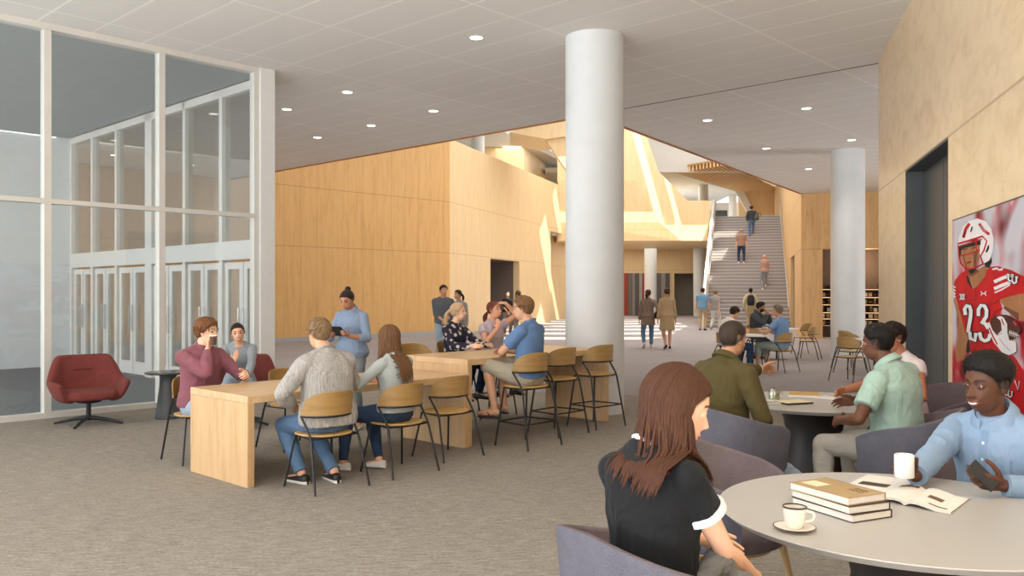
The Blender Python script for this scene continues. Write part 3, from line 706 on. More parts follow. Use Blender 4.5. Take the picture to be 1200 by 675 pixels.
# cafe front and the wall that runs on to the stairs
cA = (10.0, 29.6); cf = lambda s, d=0: (cA[0]+WP[0]*s+W[0]*d, cA[1]+WP[1]*s+W[1]*d)
w = MB(); w.wall(cf(0), cf(.70), 0, 5, -.3); w.wall(cf(.70), cf(6.5), 3.07, 5, -.3); w.wall(cf(6.5), cf(9), 0, 5, -.3)
struct('wall_cafe', w, m_plank)
w = MB(); w.wall(cf(.70,1.5), cf(6.5,1.5), 0, 3.07, -.1); w.wall(cf(.6,.3), cf(.6,1.5), 0, 3.07, -.1); w.wall(cf(6.5,.3), cf(6.5,1.5), 0, 3.07, .1); w.prism([cf(.5,.3),cf(6.6,.3),cf(6.6,1.6),cf(.5,1.6)], 3.07, 3.2)
struct('wall_niche', w, plain('niche_brown', '4a3d35', .7))
sw = lambda t, o=0: (cA[0]+W[0]*t+WP[0]*o, cA[1]+W[1]*t+WP[1]*o)
w = MB(); w.wall(sw(.3), sw(4.5), 0, 5, .3); w.wall(sw(4.5), sw(7.7), 3.07, 5, .3); w.wall(sw(7.7), sw(34), 0, 5, .3); w.wall(sw(.3), sw(34), 5, 8.8, .3)
struct('wall_stair', w, m_plank2)
struct('door_2', MB().wall(sw(4.5,.12), sw(7.7,.12), 0, 3.07, .1), m_dark)
struct('wall_alcove', MB().wall(along(cf(9),W,0), along(cf(9),W,-20), 0, 5, -.3), m_plank)

# honey wall on the left of the hall
w1 = (-2.36, 32.4)
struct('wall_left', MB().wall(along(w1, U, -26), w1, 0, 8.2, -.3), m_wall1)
struct('baseboard_left', MB().wall(along(along(w1,U,-26),V,-.02), along(w1,V,-.02), 0, .14, -.018), m_grey)
# amber wall running away, with a doorway recess
B2 = (.33, .944); N2 = (-.944, .33)
b2 = lambda s, o=0: (w1[0]+B2[0]*s+N2[0]*o, w1[1]+B2[1]*s+N2[1]*o)
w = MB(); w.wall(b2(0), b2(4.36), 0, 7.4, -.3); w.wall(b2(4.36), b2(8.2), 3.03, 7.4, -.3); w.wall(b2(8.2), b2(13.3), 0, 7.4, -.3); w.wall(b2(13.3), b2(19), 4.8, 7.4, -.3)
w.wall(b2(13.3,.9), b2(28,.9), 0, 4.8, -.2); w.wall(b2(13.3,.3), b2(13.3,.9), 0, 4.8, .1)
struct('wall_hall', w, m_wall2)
w = MB(); w.wall(b2(4.3,1.8), b2(8.3,1.8), 0, 3.03, -.1); w.wall(b2(4.36,.3), b2(4.36,1.8), 0, 3.03, -.1); w.wall(b2(8.2,.3), b2(8.2,1.8), 0, 3.03, .1); w.prism([b2(4.2,.3),b2(8.3,.3),b2(8.3,1.9),b2(4.2,1.9)], 3.03, 3.15)
struct('wall_recess', w, m_taupe)
d3 = struct('door_3', MB().wall(b2(5.0,1.78), b2(6.1,1.78), 0, 2.2, .05), plain('recess_door','7d736d',.5)); struct('pane', MB().wall(b2(5.75,1.72), b2(5.9,1.72), .9, 1.9, .012), m_dark, d3)
struct('door_4', MB().wall(b2(13.4,.86), b2(14.2,.86), 0, 2.3, .05), m_dark)

# far wall under the balcony
w = MB(); w.wall((2.5,58), (11.0,58), 0, 4.5, -.3); w.wall((11.0,58), (12.65,58), 2.85, 4.5, -.3); w.wall((12.65,58), (15,58), 0, 4.5, -.3)
struct('wall_far', w, m_wall2)
w = MB(); w.wall((10.9,60), (12.8,60), 0, 3, -.1); w.wall((11.0,58.3), (11.0,60), 0, 3, -.1); w.wall((12.65,58.3), (12.65,60), 0, 3, .1); w.prism([(10.9,58.3),(12.8,58.3),(12.8,60.1),(10.9,60.1)], 2.85, 3)
struct('wall_passage', w, plain('passage_grey','a39d92',.7))

# balcony, upper floor and the folded stair balustrade
YB = 47.0; q = YB/1003
struct('floor_balcony', MB().prism([(2.5,YB+.1),(10.7,YB+.1),(14.2,59),(2.5,59)], 4.41, 5.93), m_wall2)
struct('floor_upper', MB().prism([along((8.4,38),W,12), along((12,37),W,12), along((12,37),W,30), (14.2,70), (2.5,70), (2.5,59), (12.4,59)], 5.2, 5.93).prism([b2(0,.3), b2(19,.3), (2.5,59), (-14,62), (-18,45)], 5.2, 5.93), m_white)
X_ = (1,0,0); Z_ = (0,0,1)
fb = MB(); fb.slab((0,YB,0), X_, Z_, [(2.5,14),(6.3,12.4),(7.36,10.2),(8.06,8.2),(9.65,6.61),(9.3,4.41),(8.06,5.40),(6.65,7.65),(2.5,7.65)], -.35)
fb.slab((0,YB,0), X_, Z_, [(9.65,6.61),(10.97,6.61),(10.72,4.41),(9.3,4.41)], -.25)
fb.add([(2.5,YB-.6,7.65),(6.65,YB-.6,7.65),(8.06,YB-.35,5.40),(2.5,YB-.35,5.40),(2.5,YB+.1,4.41),(9.3,YB,4.41),(8.06,YB,5.40),(2.5,YB,7.65),(6.65,YB,7.65)], [(0,3,2,1),(3,4,5,2),(1,2,6,8),(2,5,6),(0,4,3),(0,1,8,7)])
struct('wall_balcony', fb, m_wall2)
# white skylight upstand, upper ceilings, slatted soffit and end wall
struct('wall_skylight', MB().wall((7.0,50.8), (15.5,50.8), 8.7, 13.2, -.25), m_white)
uc = MB(); uc.prism([(5,51.0),(9.96,51.5),(16.2,61.2),(16.2,70),(2,70),(2,51)], 8.72, 9.0); uc.prism([b2(3,3),b2(3,1.2),b2(26,1.2),(2,70),(-20,70),(-20,40)], 9.4, 9.7)
struct('ceiling_upper', uc, m_white)
struct('wall_upper', MB().wall((2,69),(19,69),5.93,8.8,-.3).wall((-18,58),(3,58),5.93,9.5,-.3), plain('cream_paint','cfc4b2',.7))
sl = MB(); sl.prism([(9.96,51.5),(12.2,48.0),(19.2,60.0),(19.2,61.5),(16.2,61.3)], 9.05, 9.15)
struct('ceiling_slats', sl, plain('slat_backing','c79d68',.6)); sl = MB()
for i in range(15):
    f = (i+.5)/15; a = (9.96+2.24*f, 51.5-3.5*f); b = (16.2+3.0*f, 61.3-.6*f); dd = Vector((b[0]-a[0],b[1]-a[1])).normalized(); sl.wall(a, b, 8.75, 9.05, .09)
struct('trim_slats', sl, plain('slat_wood','e0c193',.5))
struct('wall_end', MB().wall((16.2,61.2),(19.6,61.2),5.9,9.1,-.3), m_wall2)
bm_ = MB(); bm_.slab((0,61.0,0), X_, Z_, [(15.9,8.8),(16.5,8.8),(17.4,7.1),(17.4,5.93),(16.95,5.93),(16.95,7.0)], -.25); struct('trim_beam', bm_, m_white)
struct('wall_opening_shade', MB().wall((14.9,64),(16.1,64),5.93,7.7,-.3), m_dark)  # solid dark panel; the shade of an opening is put into its colour
# wood bulkhead hanging over the upper left
p = lambda x, y, Y=36.: P(x, y, Y)
bh = MB()
def blk(pts, Y0, Y1): bh.slab((0,Y0,0), X_, Z_, [((a-600)/1003*36, 1.6+(342-b)/1003*36) for a, b in pts], -(Y1-Y0))
blk([(597,155),(661,137),(700,120),(700,158),(661,160),(640,163)], 36, 39); blk([(640,163),(661,160),(700,157),(700,232),(663,197)], 36.2, 36.6)
struct('trim_bulkhead', bh, m_wall2)
struct('wall_block', MB().prism([(-1.6,46),(.62,46),(2.2,53),(-6,53)],5.93,9.5), m_wall2)

# stairs
sL = (8.56,38.0); NS = 35; RS, TS = 5.93/NS, 12.0/NS; stp = lambda t, o: (sL[0]+W[0]*t+WP[0]*o, sL[1]+W[1]*t+WP[1]*o)
st = MB(); SWD = 3.62
for i in range(NS):
    a, b, c, d = stp(i*TS,0), stp(i*TS,SWD), stp((i+1)*TS,SWD), stp((i+1)*TS,0); z0, z1 = i*RS, (i+1)*RS
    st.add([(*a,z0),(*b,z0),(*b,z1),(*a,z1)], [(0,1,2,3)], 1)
    a2, b2_ = stp(i*TS-.02,0), stp(i*TS-.02,SWD)
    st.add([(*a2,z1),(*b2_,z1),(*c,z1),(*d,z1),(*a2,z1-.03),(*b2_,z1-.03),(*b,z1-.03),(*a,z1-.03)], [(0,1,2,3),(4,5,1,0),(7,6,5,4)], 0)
st.add([(*stp(0,0),0),(*stp(12,0),0),(*stp(12,0),5.93)], [(0,1,2)]); st.add([(*stp(0,SWD),0),(*stp(12,SWD),0),(*stp(12,SWD),5.93)], [(0,1,2)])
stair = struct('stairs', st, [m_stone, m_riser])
def bal(o, t, m, name, h=1.02):
    b = MB(); A = stp(-.3,o); B = stp(12,o); r = (WP[0]*t, WP[1]*t)
    ps = [(A,0),(A,h-.1),(B,5.93+h),(B,4.6),(stp(9.3,o),4.4),(stp(.6,o),0)]
    b.add([(*p_,z) for p_, z in ps]+[(p_[0]+r[0],p_[1]+r[1],z) for p_, z in ps], [(0,1,2,3,4,5),(11,10,9,8,7,6)]+[(i,6+i,6+(i+1)%6,(i+1)%6) for i in range(6)])
    return struct(name, b, m, stair)
bal(-.16, .15, m_white, 'balustrade')
hr = MB()
for o in (.06, SWD-.07): hr.tube([(*stp(0,o),.92),(*stp(12,o),6.85)], .025, 8)
struct('handrail', hr, plain('steel_rail','b9b7b2',.3,.5,.03,3,.6), stair)

# columns (each its own)
def column(x, y, r, z0, z1, name):
    struct(name, MB().lathe([(r,z0),(r,z1)], 64, (x,y,0)), m_col, smooth=True)
column(1.105,11.45,.39,0,5.0,'column_near'); column(8.08,20.6,.39,0,5.0,'column_cafe'); column(8.9,55,.39,0,4.45,'column_far'); column(12.15,55.5,.39,0,4.45,'column_stair')
column(-1.62,40.6,.31,5.93,9.45,'column_upper'); column(12.75,57,.32,5.93,8.75,'column_landing'); column(16.15,62.6,.3,5.93,8.75,'column_back')

# roof with the long skylight and its deep cross beams
rf = MB(); A = (3.0,19.); B_ = (8.6,19.); Cc = (15.1,42.3); Dd = (4.1,42.3)
for pl in ([(-45,14),(45,14),B_,A], [B_,(45,14),(45,50.2),(17.2,50.2),Cc], [(-45,50.2),(45,50.2),(45,72),(-45,72)], [A,Dd,(3.2,50.2),(-45,50.2),(-45,14)]): rf.prism(pl, 13.2, 13.6)
def clip(poly, keep):
    out = []
    for i, b in enumerate(poly):
        a = poly[i-1]; ka, kb = keep(a), keep(b)
        if (ka < 0) != (kb < 0): t = ka/(ka-kb); out.append((a[0]+(b[0]-a[0])*t, a[1]+(b[1]-a[1])*t))
        if kb >= 0: out.append(b)
    return out
pq = lambda p_: .72*p_[0]+.69*p_[1]; panel = [Dd,Cc,(17.2,50.2),(3.2,50.2)]
for lo, hi in ((0,36.55),(36.92,37.32),(37.58,99)):  # slits shaped so the sun throws diagonal stripes on the balcony wall
    pl = clip(clip(panel, lambda p_: pq(p_)-lo), lambda p_: hi-pq(p_))
    if len(pl) > 2: rf.prism(pl, 13.2, 13.6)
struct('roof', rf, m_white)
rb = MB()
for i in range(7): rb.box((5, 21.15+3.42*i-.9, 12.7), (28, .95, 1.5))
struct('roof_beams', rb, m_white)
struct('wall_roofside', MB().wall(along(C0,V,34), C0, 5.95, 13.4, -.25).wall(C0, cE, 5.95, 7.0, -.25), m_wall2)

# glazed vestibule
m_steel = plain('brushed_steel','a9a9a6',.35,.5,.03,3,.6)
gA = (-6.28,10.49); gB = along(gA, U, 3.72); fr = lambda s, o=0: (gA[0]+U[0]*s+V[0]*o, gA[1]+U[1]*s+V[1]*o)
sd = lambda s, o=0: (gB[0]+V[0]*s+U[0]*o, gB[1]+V[1]*s+U[1]*o)
hU = head_of(U)
def facade(name, f, marks, z0, z1, rails, wv=.085, dp=.13, wide=()):
    b = MB()
    for s in marks:
        w_ = .28 if s in wide else wv; b.prism([f(s-w_/2,-dp/2), f(s+w_/2,-dp/2), f(s+w_/2,dp/2), f(s-w_/2,dp/2)], z0, z1)
    for z, h_, d_ in rails: b.prism([f(marks[0],-d_/2), f(marks[-1],-d_/2), f(marks[-1],d_/2), f(marks[0],d_/2)], z, z+h_)
    return struct(name, b, m_frame)
wf_ = facade('window_1', fr, [-5.4,-3.92,-2.45,-.95,.526,2.0,3.46], 0, 5.0, [(0,.07,.15),(2.72,.06,.14),(4.92,.08,.15)])
gp = MB(); mk = [-5.4,-3.92,-2.45,-.95,.526,2.0,3.46]
for a, b in zip(mk, mk[1:]):
    for z0, z1 in ((.07,2.72),(2.78,4.92)): gp.prism([fr(a+.04,-.006), fr(b-.04,-.006), fr(b-.04,.006), fr(a+.04,.006)], z0, z1)
struct('pane', gp, m_glass, wf_)
struct('trim_post', MB().prism([fr(3.5,-.11), fr(3.74,-.11), fr(3.74,.14), fr(3.5,.14)], 0, 5.0), m_white)
ms = [.1,1.405,2.70,4.12,5.59,6.8,7.95]
ws = facade('window_2', sd, ms, 0, 4.93, [(2.12,.30,.16),(4.80,.13,.14)], .10, .14, (4.12,))
gp = MB()
for a, b in zip(ms, ms[1:]): gp.prism([sd(a+.05,-.006), sd(b-.05,-.006), sd(b-.05,.006), sd(a+.05,.006)], 2.42, 4.80)
struct('pane', gp, m_glass, ws)
for i, (a, b) in enumerate(zip(ms, ms[1:])):
    a += .06+(.08 if ms[i] == 4.12 else 0); b -= .06+(.08 if ms[i+1] == 4.12 else 0); mid = (a+b)/2; fm = MB(); gl = MB()
    for x0, x1 in ((a,mid-.01),(mid+.01,b)):
        w_ = .11
        for p0, p1, z0, z1 in ((x0,x0+w_,.02,2.08),(x1-w_,x1,.02,2.08),(x0+w_,x1-w_,.02,.26),(x0+w_,x1-w_,1.97,2.08)): fm.prism([sd(p0,-.025),sd(p1,-.025),sd(p1,.025),sd(p0,.025)], z0, z1)
        gl.prism([sd(x0+w_,-.005),sd(x1-w_,-.005),sd(x1-w_,.005),sd(x0+w_,.005)], .26, 1.97)
    dr = struct('door_%d' % (i+5), fm, m_frame); struct('pane', gl, m_glass, dr)
    hm = MB(); hm.tube([(*sd(mid-.07,-.07),.85),(*sd(mid-.07,-.07),1.35)], .014, 8); hm.tube([(*sd(mid+.07,-.07),.85),(*sd(mid+.07,-.07),1.35)], .014, 8); struct('door_handle', hm, m_steel, dr)
gE = sd(8.0)
struct('ceiling_vestibule', MB().prism([fr(-9,.12), fr(3.6,.12), sd(7.95,-.15), along(gE,U,-14)], 4.93, 4.99), plain('vestibule_ceiling','a4a8a7',.8,.2,.03))
struct('wall_vestibule', MB().wall(along(gE,U,-14), gE, 0, 5.0, -.25), plain('vestibule_white','d4d8d9',.7,.2,.02))
struct('floor_vestibule', MB().prism([fr(-9,.1), fr(3.5,.1), sd(7.9,-.1), along(gE,U,-14)], 0, .006), plain('entrance_mat','7d7f80',.95,.1,.1,40))

# downlights in the low ceiling, each a ring and a lens
m_lens = NT('lamp_lens'); em = m_lens.n('ShaderNodeEmission', {'Color': (1,.95,.86,1), 'Strength': 6.0}); m_lens.t.links.new(em.outputs[0], m_lens.out.inputs[0]); m_lens = m_lens.mat
def ceil_at(px, py): Y = 3.4*1003/(342-py); return ((px-600)/1003*Y, Y)
LP = [ceil_at(*q_) for q_ in ((407,108),(336,128),(508,130),(435,147),(372,161),(318,173),(829,141),(945,127),(998,164),(898,174),(947.5,198))]
LP += [uv(LP[0],-2.6,0), uv(LP[0],-5.4,.0), uv(LP[0],-5.4,-3.9), uv(LP[2],-2.7,-3.9), (3.2,4.6), (.6,3.4), (-2.2,2.0), (2.6,8.4), uv(LP[1],-2.6,3.9), uv(LP[1],0,7.8), uv(LP[5],0,4)]
dl = None
for i, (x, y) in enumerate(LP):
    if dl is None:
        dl = empty('downlight', (x,y,5.0), 0, 'small round recessed downlight in the white tiled ceiling', 'ceiling light', 'recessed downlights in the low ceiling')
        MB().loft([[(r_*math.cos(k_*math.pi/14),r_*math.sin(k_*math.pi/14),z_) for k_ in range(28)] for r_, z_ in ((.085,.0),(.086,-.006),(.10,-.008),(.107,0))], True, False).build('trim_ring', m_white, dl); MB().lathe([(.0,-.002),(.085,-.003),(.085,.004)], 28).build('lens', m_lens, dl)
    else: place(copy_tree(dl), (x,y,5.0), 0)
    if i < 19:
        L = D.lights.new('downlight_beam', 'SPOT'); L.energy = 95; L.spot_size = R(110); L.spot_blend = .9; L.shadow_soft_size = .09; L.color = (1,.90,.76)
        o = D.objects.new('downlight_beam', L); COL.objects.link(o); o.location = (x,y,4.97)
lin = None
for a, b in ((600,165.3),(641,175.5)):
    x, y, z = P(a, b, 46)
    m_ = MB().box((0,0,0),(.95,.12,.04), 0); o = m_.build('linear_light', m_lens, None, smooth=False); place(o, (x,y,9.38), 0); tag(o, 'slim bar light under the upper floor ceiling, '+('nearer the white column' if a < 620 else 'beside the wooden bulkhead'), 'ceiling light', 'bar lights on the upper floor')
# ------------------------------------------------------------------ furniture
def bulk(name, mat, parent, mb, **k): return mb.build(name, mat, parent, **k)
m_oak = wood('oak_slab', 'c9a77c', 'b69163', (9,9,.9), 1.6, .42)
m_oaktop = wood('oak_top', 'cfae84', 'bd9868', (1.2,9,1.2), 1.4, .38)
m_ply = wood('seat_veneer', 'c6a063', 'b08649', (1.5,10,1.5), 2.5, .4)
m_plyback = wood('back_veneer', 'a1804e', '876639', (1.2,1.2,10), 2.5, .42)
m_black = plain('black_steel', '1c1c1e', .4, .45, .1)
m_tub = fabric('grey_wool', '5c5b65', .30, 260, .004, .002, .95)
m_tubin = fabric('grey_wool_inner', '6c6062', .30, 260, .004, .002, .95)
m_ash = wood('ash_leg', 'b99a6c', 'a3834f', (8,8,1), 2, .45)
m_top = plain('grey_laminate', 'aeaaa3', .34, .45, .02, 2)
m_edge = plain('laminate_edge', '9a968f', .5, .3, .03)
m_ped = plain('charcoal_pedestal', '2c2725', .5, .35, .1)
m_red = fabric('brick_red_wool', '773c36', .30, 330, .004, .002, .95)
m_wtop = plain('white_laminate', 'e4e2df', .35, .4, .02)

def tallboy(root, a, L, W_, H, t, shift=None):
    """a waterfall table in plan frame u (length), v (width)"""
    top = MB().box((L/2, W_/2, H-t/2), (L, W_, t)); top.build('tabletop', m_oaktop, root, bevel=.003)
    for x in (t/2, L-t/2): MB().box((x, W_/2, (H-t)/2), (t, W_-.002, H-t-.001)).build('end_panel', m_oak, root, bevel=.003)
# frame with local +x along U, +y along V
TA = (-2.15,6.96); hx = 90-math.degrees(math.atan2(U[1],U[0]))
def uvroot(name, p, label, cat, group=None):
    o = empty(name, (p[0],p[1],0), 0, label, cat, group); o.rotation_euler = (0,0,math.atan2(U[1],U[0])); return o
t1 = uvroot('communal_table', TA, 'long low oak communal table with solid slab end, nearest the red lounge chair', 'table'); tallboy(t1, 0, 2.50, .985, .75, .062)
BA = (-.457,8.83)
t2 = uvroot('counter_table', BA, 'counter height oak communal table running towards the white column', 'table'); tallboy(t2, 0, 2.42, .985, .90, .062)

def cafe_chair(seat_h, stool, label, cat):
    root = empty('bar_stool' if stool else 'cafe_chair', (0,0,0), 0, label, cat)
    n = 36; out = []
    for i in range(n):                                      # soft D of the plywood seat
        a = 2*math.pi*i/n; c, s_ = math.cos(a), math.sin(a); e = .62 if s_ > 0 else .9
        out.append((math.copysign(abs(c)**.8, c)*.222, math.copysign(abs(s_)**e, s_)*(.20 if s_ > 0 else .215)+.005))
    b = MB(); rings = []
    for sc_, z in ((.3,-.016),(.94,-.014),(1,-.006),(.99,.001),(.94,.003),(.7,-.003),(.3,-.006)):
        rings.append([(x*sc_, y*sc_, seat_h+z+.010*max(0,(abs(x)-.1))) for x, y in out])
    b.loft(rings, True, True); b.build('seat', m_ply, root, angle=50)
    zb = seat_h+.155; zt = seat_h+.35; am = 80; m_ = 28; rad = .232
    prof = []
    for i in range(m_+1):
        a = R(-am+2*am*i/m_); q = abs(-1+2*i/m_); top = zb+(zt-zb)*(max(0,1-q**3.2))**.55*(1) if q < 1 else zb
        top = max(top, zb+.012); lean = .05
        p = []
        for r_, z_ in ((rad,zb),(rad+.012,zb),(rad+.012+lean*(top-zb),top-.004),(rad+.006+lean*(top-zb),top),(rad+lean*(top-zb),top-.004)):
            p.append((math.sin(a)*r_*1.0, -math.cos(a)*r_*.93+.02, z_))
        prof.append(p)
    MB().loft(prof, True, True).build('backrest', m_plyback, root, angle=50)
    r_ = .0105 if stool else .0100
    arc = [(math.sin(R(a))*.238, -math.cos(R(a))*.238*.93+.02, zb-.004) for a in range(-80, 81, 10)]
    for sx in (-1,1):
        st_, ft = (.212,-.135,seat_h-.02), (.265,-.255,.0)
        pts = [(sx*ft[0],ft[1],.004), (sx*st_[0]*1.02,st_[1]*1.25,seat_h*.62), (sx*st_[0],st_[1],seat_h-.01), (sx*.236,-.03,zb-.02)]
        MB().tube(fillet([(sx*.262,-.262,.004),(sx*.226,-.150,seat_h-.01),(sx*.2345,-.021,zb-.004)], .06), r_, 8).build('leg', m_black, root, angle=60)
        MB().tube([(sx*.235,.225,.004),(sx*.175,.150,seat_h-.014)], r_, 8).build('leg', m_black, root, angle=60)
    f = MB(); f.tube(arc, r_, 8); f.tube([(-.175,.15,seat_h-.02),(.175,.15,seat_h-.02)], .009, 6); f.tube([(-.224,-.15,seat_h-.02),(-.10,-.17,seat_h-.022),(.10,-.17,seat_h-.022),(.224,-.15,seat_h-.02)], .009, 6)
    for sx in (-1,1): f.tube([(sx*.224,-.15,seat_h-.02),(sx*.175,.15,seat_h-.02)], .009, 6)
    f.build('frame', m_black, root, angle=60)
    if stool:
        z = .26; k = z/seat_h; fx, fy = .235-.06*k, .225-.075*k; bx, by = .262-.036*k, -.262+.112*k
        MB().tube([(-fx,fy,z),(fx,fy,z)], .009, 6).tube([(fx,fy,z),(bx,by,z)], .009, 6).tube([(-fx,fy,z),(-bx,by,z)], .009, 6).tube([(-bx,by,z),(bx,by,z)], .009, 6).build('footrest', m_black, root, angle=60)
    return root
hV = head_of(V); hVn = hV+180
gch = 'oak and black steel cafe chairs'; gst = 'oak and black steel counter stools'
ch0 = cafe_chair(.45, False, 'x', 'chair'); st0 = cafe_chair(.63, True, 'x', 'bar stool'); used = set()
def put(proto, p, h, label, g=None):
    o = proto if id(proto) not in used else copy_tree(proto); used.add(id(proto)); place(o, p, h, label, g or (gch if proto is ch0 else gst)); return o
def tp(u, v): return uv(TA, u, v)
def bp(u, v): return uv(BA, u, v)
CH = {}
CH['pink'] = put(ch0, tp(.30,1.42), hVn+6, 'oak cafe chair under the man in the pink sweater')
put(ch0, tp(1.28,1.36), hVn, 'empty oak cafe chair on the far side of the low communal table')
CH['grey'] = put(ch0, tp(.472,-.387), hV, 'oak cafe chair under the man in the grey sweater')
CH['hair'] = put(ch0, tp(1.255,-.373), hV, 'oak cafe chair under the long haired woman in jeans')
put(ch0, tp(2.03,-.16), hV, 'empty oak cafe chair tucked against the low table beside the counter')
put(st0, bp(.47,-.39), hV, 'oak counter stool under the man in blue tee and shorts')
put(st0, bp(1.27,-.12), hV, 'empty oak counter stool, middle of the three on the near side')
put(st0, bp(2.0,-.10), hV+4, 'empty oak counter stool nearest the white column')
put(st0, bp(.55,1.40), hVn, 'empty oak counter stool behind the counter, beside the floral blouse woman')
put(st0, bp(1.16,1.44), hVn, 'oak counter stool under the woman in the floral blouse')
put(st0, bp(1.82,1.44), hVn+5, 'oak counter stool under the woman raising her arm')

def tub_chair(label):
    root = empty('tub_chair', (0,0,0), 0, label, 'armchair')
    m_ = 44; am = 128; prof = []
    for i in range(m_+1):
        a = R(-am+2*am*i/m_); q = abs(-1+2*i/m_); top = .855-.18*q**1.3-.02*q**6; e = .8; c, s_ = math.cos(a), math.sin(a)
        dx, dy = math.copysign(abs(s_)**e, s_), -math.copysign(abs(c)**e, c)
        def pt(r_, z_): return (dx*r_*1.02, dy*r_*.98+.02, z_)
        fr_ = (top-.40)/.455; ro, ri = .345+.035*fr_, .300+.040*fr_
        prof.append([pt(.27,.375),pt(.315,.385),pt(.338,.43),pt(ro-.004,top-.012),pt(ro-.012,top),pt(ri+.010,top),pt(ri,top-.012),pt(.290,.46),pt(.26,.40)])
    sh_ = MB().loft(prof, True, True)
    for i, f_ in enumerate(sh_.f[:-2]): sh_.m[i] = 1 if (i % 9) in (4,5,6,7) else 0
    sh_.build('shell', [m_tub, m_tubin], root, angle=55)
    MB().lathe([(.02,.372),(.27,.375),(.30,.39),(.305,.43),(.29,.455),(.2,.468),(.02,.47)], 40, (0,.02,0)).build('cushion', m_tubin, root, angle=60)
    fr_ = MB().lathe([(.22,.352),(.245,.352),(.245,.374),(.22,.374),(.22,.352)], 36, (0,.02,0)); fr_.build('base_ring', m_ash, root)
    for sx in (-1,1):
        for y, yy in ((-.2,-.27),(.22,.29)):
            MB().tube([(sx*.27,yy+.02,.0),(sx*.215,y+.02,.365)], [.012,.019], 12).build('leg', m_ash, root, angle=60)
    return root
tb0 = tub_chair('x')
TN = (1.55,3.36); T2 = (2.38,6.75)
def tub(p, h, label): return put(tb0, p, h, label, 'grey wool tub chairs')
def round_table(p, R_, H, label, small=False, g=None):
    root = empty('round_table', (p[0],p[1],0), 0, label, 'table', g)
    if not small:
        MB().lathe([(.02,H-.030),(R_-.03,H-.030),(R_-.004,H-.008),(R_,H-.004),(R_-.002,H),(R_-.02,H),(.02,H)], 96).build('tabletop', m_top, root, angle=30)
        MB().lathe([(.34,0),(.335,.012),(.24,.30),(.205,.48),(.235,.62),(.30,H-.031)], 64).build('pedestal', m_ped, root, angle=60)
    else:
        MB().lathe([(.02,H-.024),(R_-.01,H-.024),(R_,H-.016),(R_,H-.003),(R_-.006,H),(.02,H)], 56).build('tabletop', m_wtop, root, angle=30)
        MB().lathe([(.026,.012),(.026,H-.024)], 20).build('post', m_black, root); MB().lathe([(.24,0),(.24,.01),(.05,.016),(.02,.016)], 32).build('foot', m_black, root)
    return root
tn = round_table(TN, .72, .74, 'large round grey table with cup, books and open magazine'); t2r = round_table(T2, .66, .74, 'round grey table with glass jar, behind the reading woman')
gsm = 'small white round tables'
SM = [((4.83,17.2),.44,'small white round table between the white tee man and the blue tee man'),((6.28,20.3),.5,'small white round table in front of the man in the suit'),((6.62,15.62),.42,'small white round table beside the row of empty chairs by the cafe column'),((7.70,17.5),.42,'small white round table directly in front of the cafe column')]
for p_, r_, l_ in SM: round_table(p_, r_, .74, l_, True, gsm)
put(ch0, (5.36,17.05), -40, 'oak cafe chair under the man in the blue tee'); put(ch0, (4.28,17.0), 72, 'oak cafe chair under the man in the white tee')
put(ch0, (5.22,18.6), 200, 'empty oak cafe chair on the far side of the white tee man\'s table')
put(ch0, (5.85,20.6), 115, 'oak cafe chair under the man in the suit')
put(ch0, (7.02,20.25), -62, 'empty oak cafe chair across from the man in the suit, back to us'); put(ch0, (7.45,21.9), -95, 'empty oak cafe chair standing behind the one facing the suited man')
put(ch0, (6.05,15.3), 60, 'empty oak cafe chair, nearest of the row before the cafe column'); put(ch0, (6.68,16.75), 68, 'empty oak cafe chair, second of the row before the cafe column'); put(ch0, (7.02,17.8), 74, 'empty oak cafe chair, third of the row before the cafe column')

# red swivel lounge chairs
def lounge(label):
    root = empty('lounge_chair', (0,0,0), 0, label, 'armchair')
    m_ = 56; am = 132; prof = []
    for i in range(m_+1):
        t = -1+2*i/m_; a = R(am*t); q = abs(t); bk = float(1-ss(.30,.62,np.array(q))); top = .545+.285*bk-.035*max(0,(q-.8)/.2)**2
        c, s_ = math.cos(a), math.sin(a); e = .72; dx, dy = math.copysign(abs(s_)**e, s_), -math.copysign(abs(c)**e, c)
        flare = .40+.035*(1-bk)
        def pt(r_, z_): return (dx*r_*1.04, dy*r_*.92+.02-.05*bk*(z_-.4)/.4, z_)
        h_ = top-.32
        prof.append([pt(.20,.275),pt(.31,.285),pt(.365,.335),pt(.385+.01,.32+h_*.4),pt(flare,top-.045),pt(flare-.008,top-.015),pt(flare-.038,top),pt(flare-.07,top-.014),pt(flare-.082,top-.05),pt(.305,.32+h_*.45),pt(.28,.38),pt(.2,.35)])
    MB().loft(prof, True, True).build('shell', m_red, root, angle=70, subsurf=1)
    n = 40; out = []
    for i in range(n):
        a = 2*math.pi*i/n; c, s_ = math.cos(a), math.sin(a); out.append((math.copysign(abs(c)**.72,c)*.315, math.copysign(abs(s_)**.72,s_)*.30+.05))
    MB().loft([[(x*k_, (y-.05)*k_+.05, z) for x, y in out] for k_, z in ((.3,.31),(.93,.315),(1,.345),(1,.385),(.96,.41),(.8,.422),(.3,.426))], True, True).build('cushion', m_red, root, angle=70)
    MB().tube([(-.11,-.286,.640),(0,-.302,.643),(.11,-.286,.640)], [.004,.008,.004], 8).build('back_slit', plain('red_slit_shade','4a1c1a',.9,.1), root)  # raised dark tube; the shade inside the slit is put into its colour
    MB().lathe([(.028,.05),(.028,.25),(.14,.27),(.15,.285)], 24).build('swivel_post', m_black, root, angle=50)
    for i in range(4):
        a = R(45+90*i+12); MB().tube([(0,0,.085),(math.cos(a)*.18,math.sin(a)*.18,.062),(math.cos(a)*.40,math.sin(a)*.40,.016)], [.024,.022,.014], 10).build('base_arm', m_black, root, angle=60)
    return root
l1 = lounge('empty brick red lounge chair with a back slit, in front of the glass wall'); place(l1, (-5.12,10.35), 142, None, 'red swivel lounge chairs')
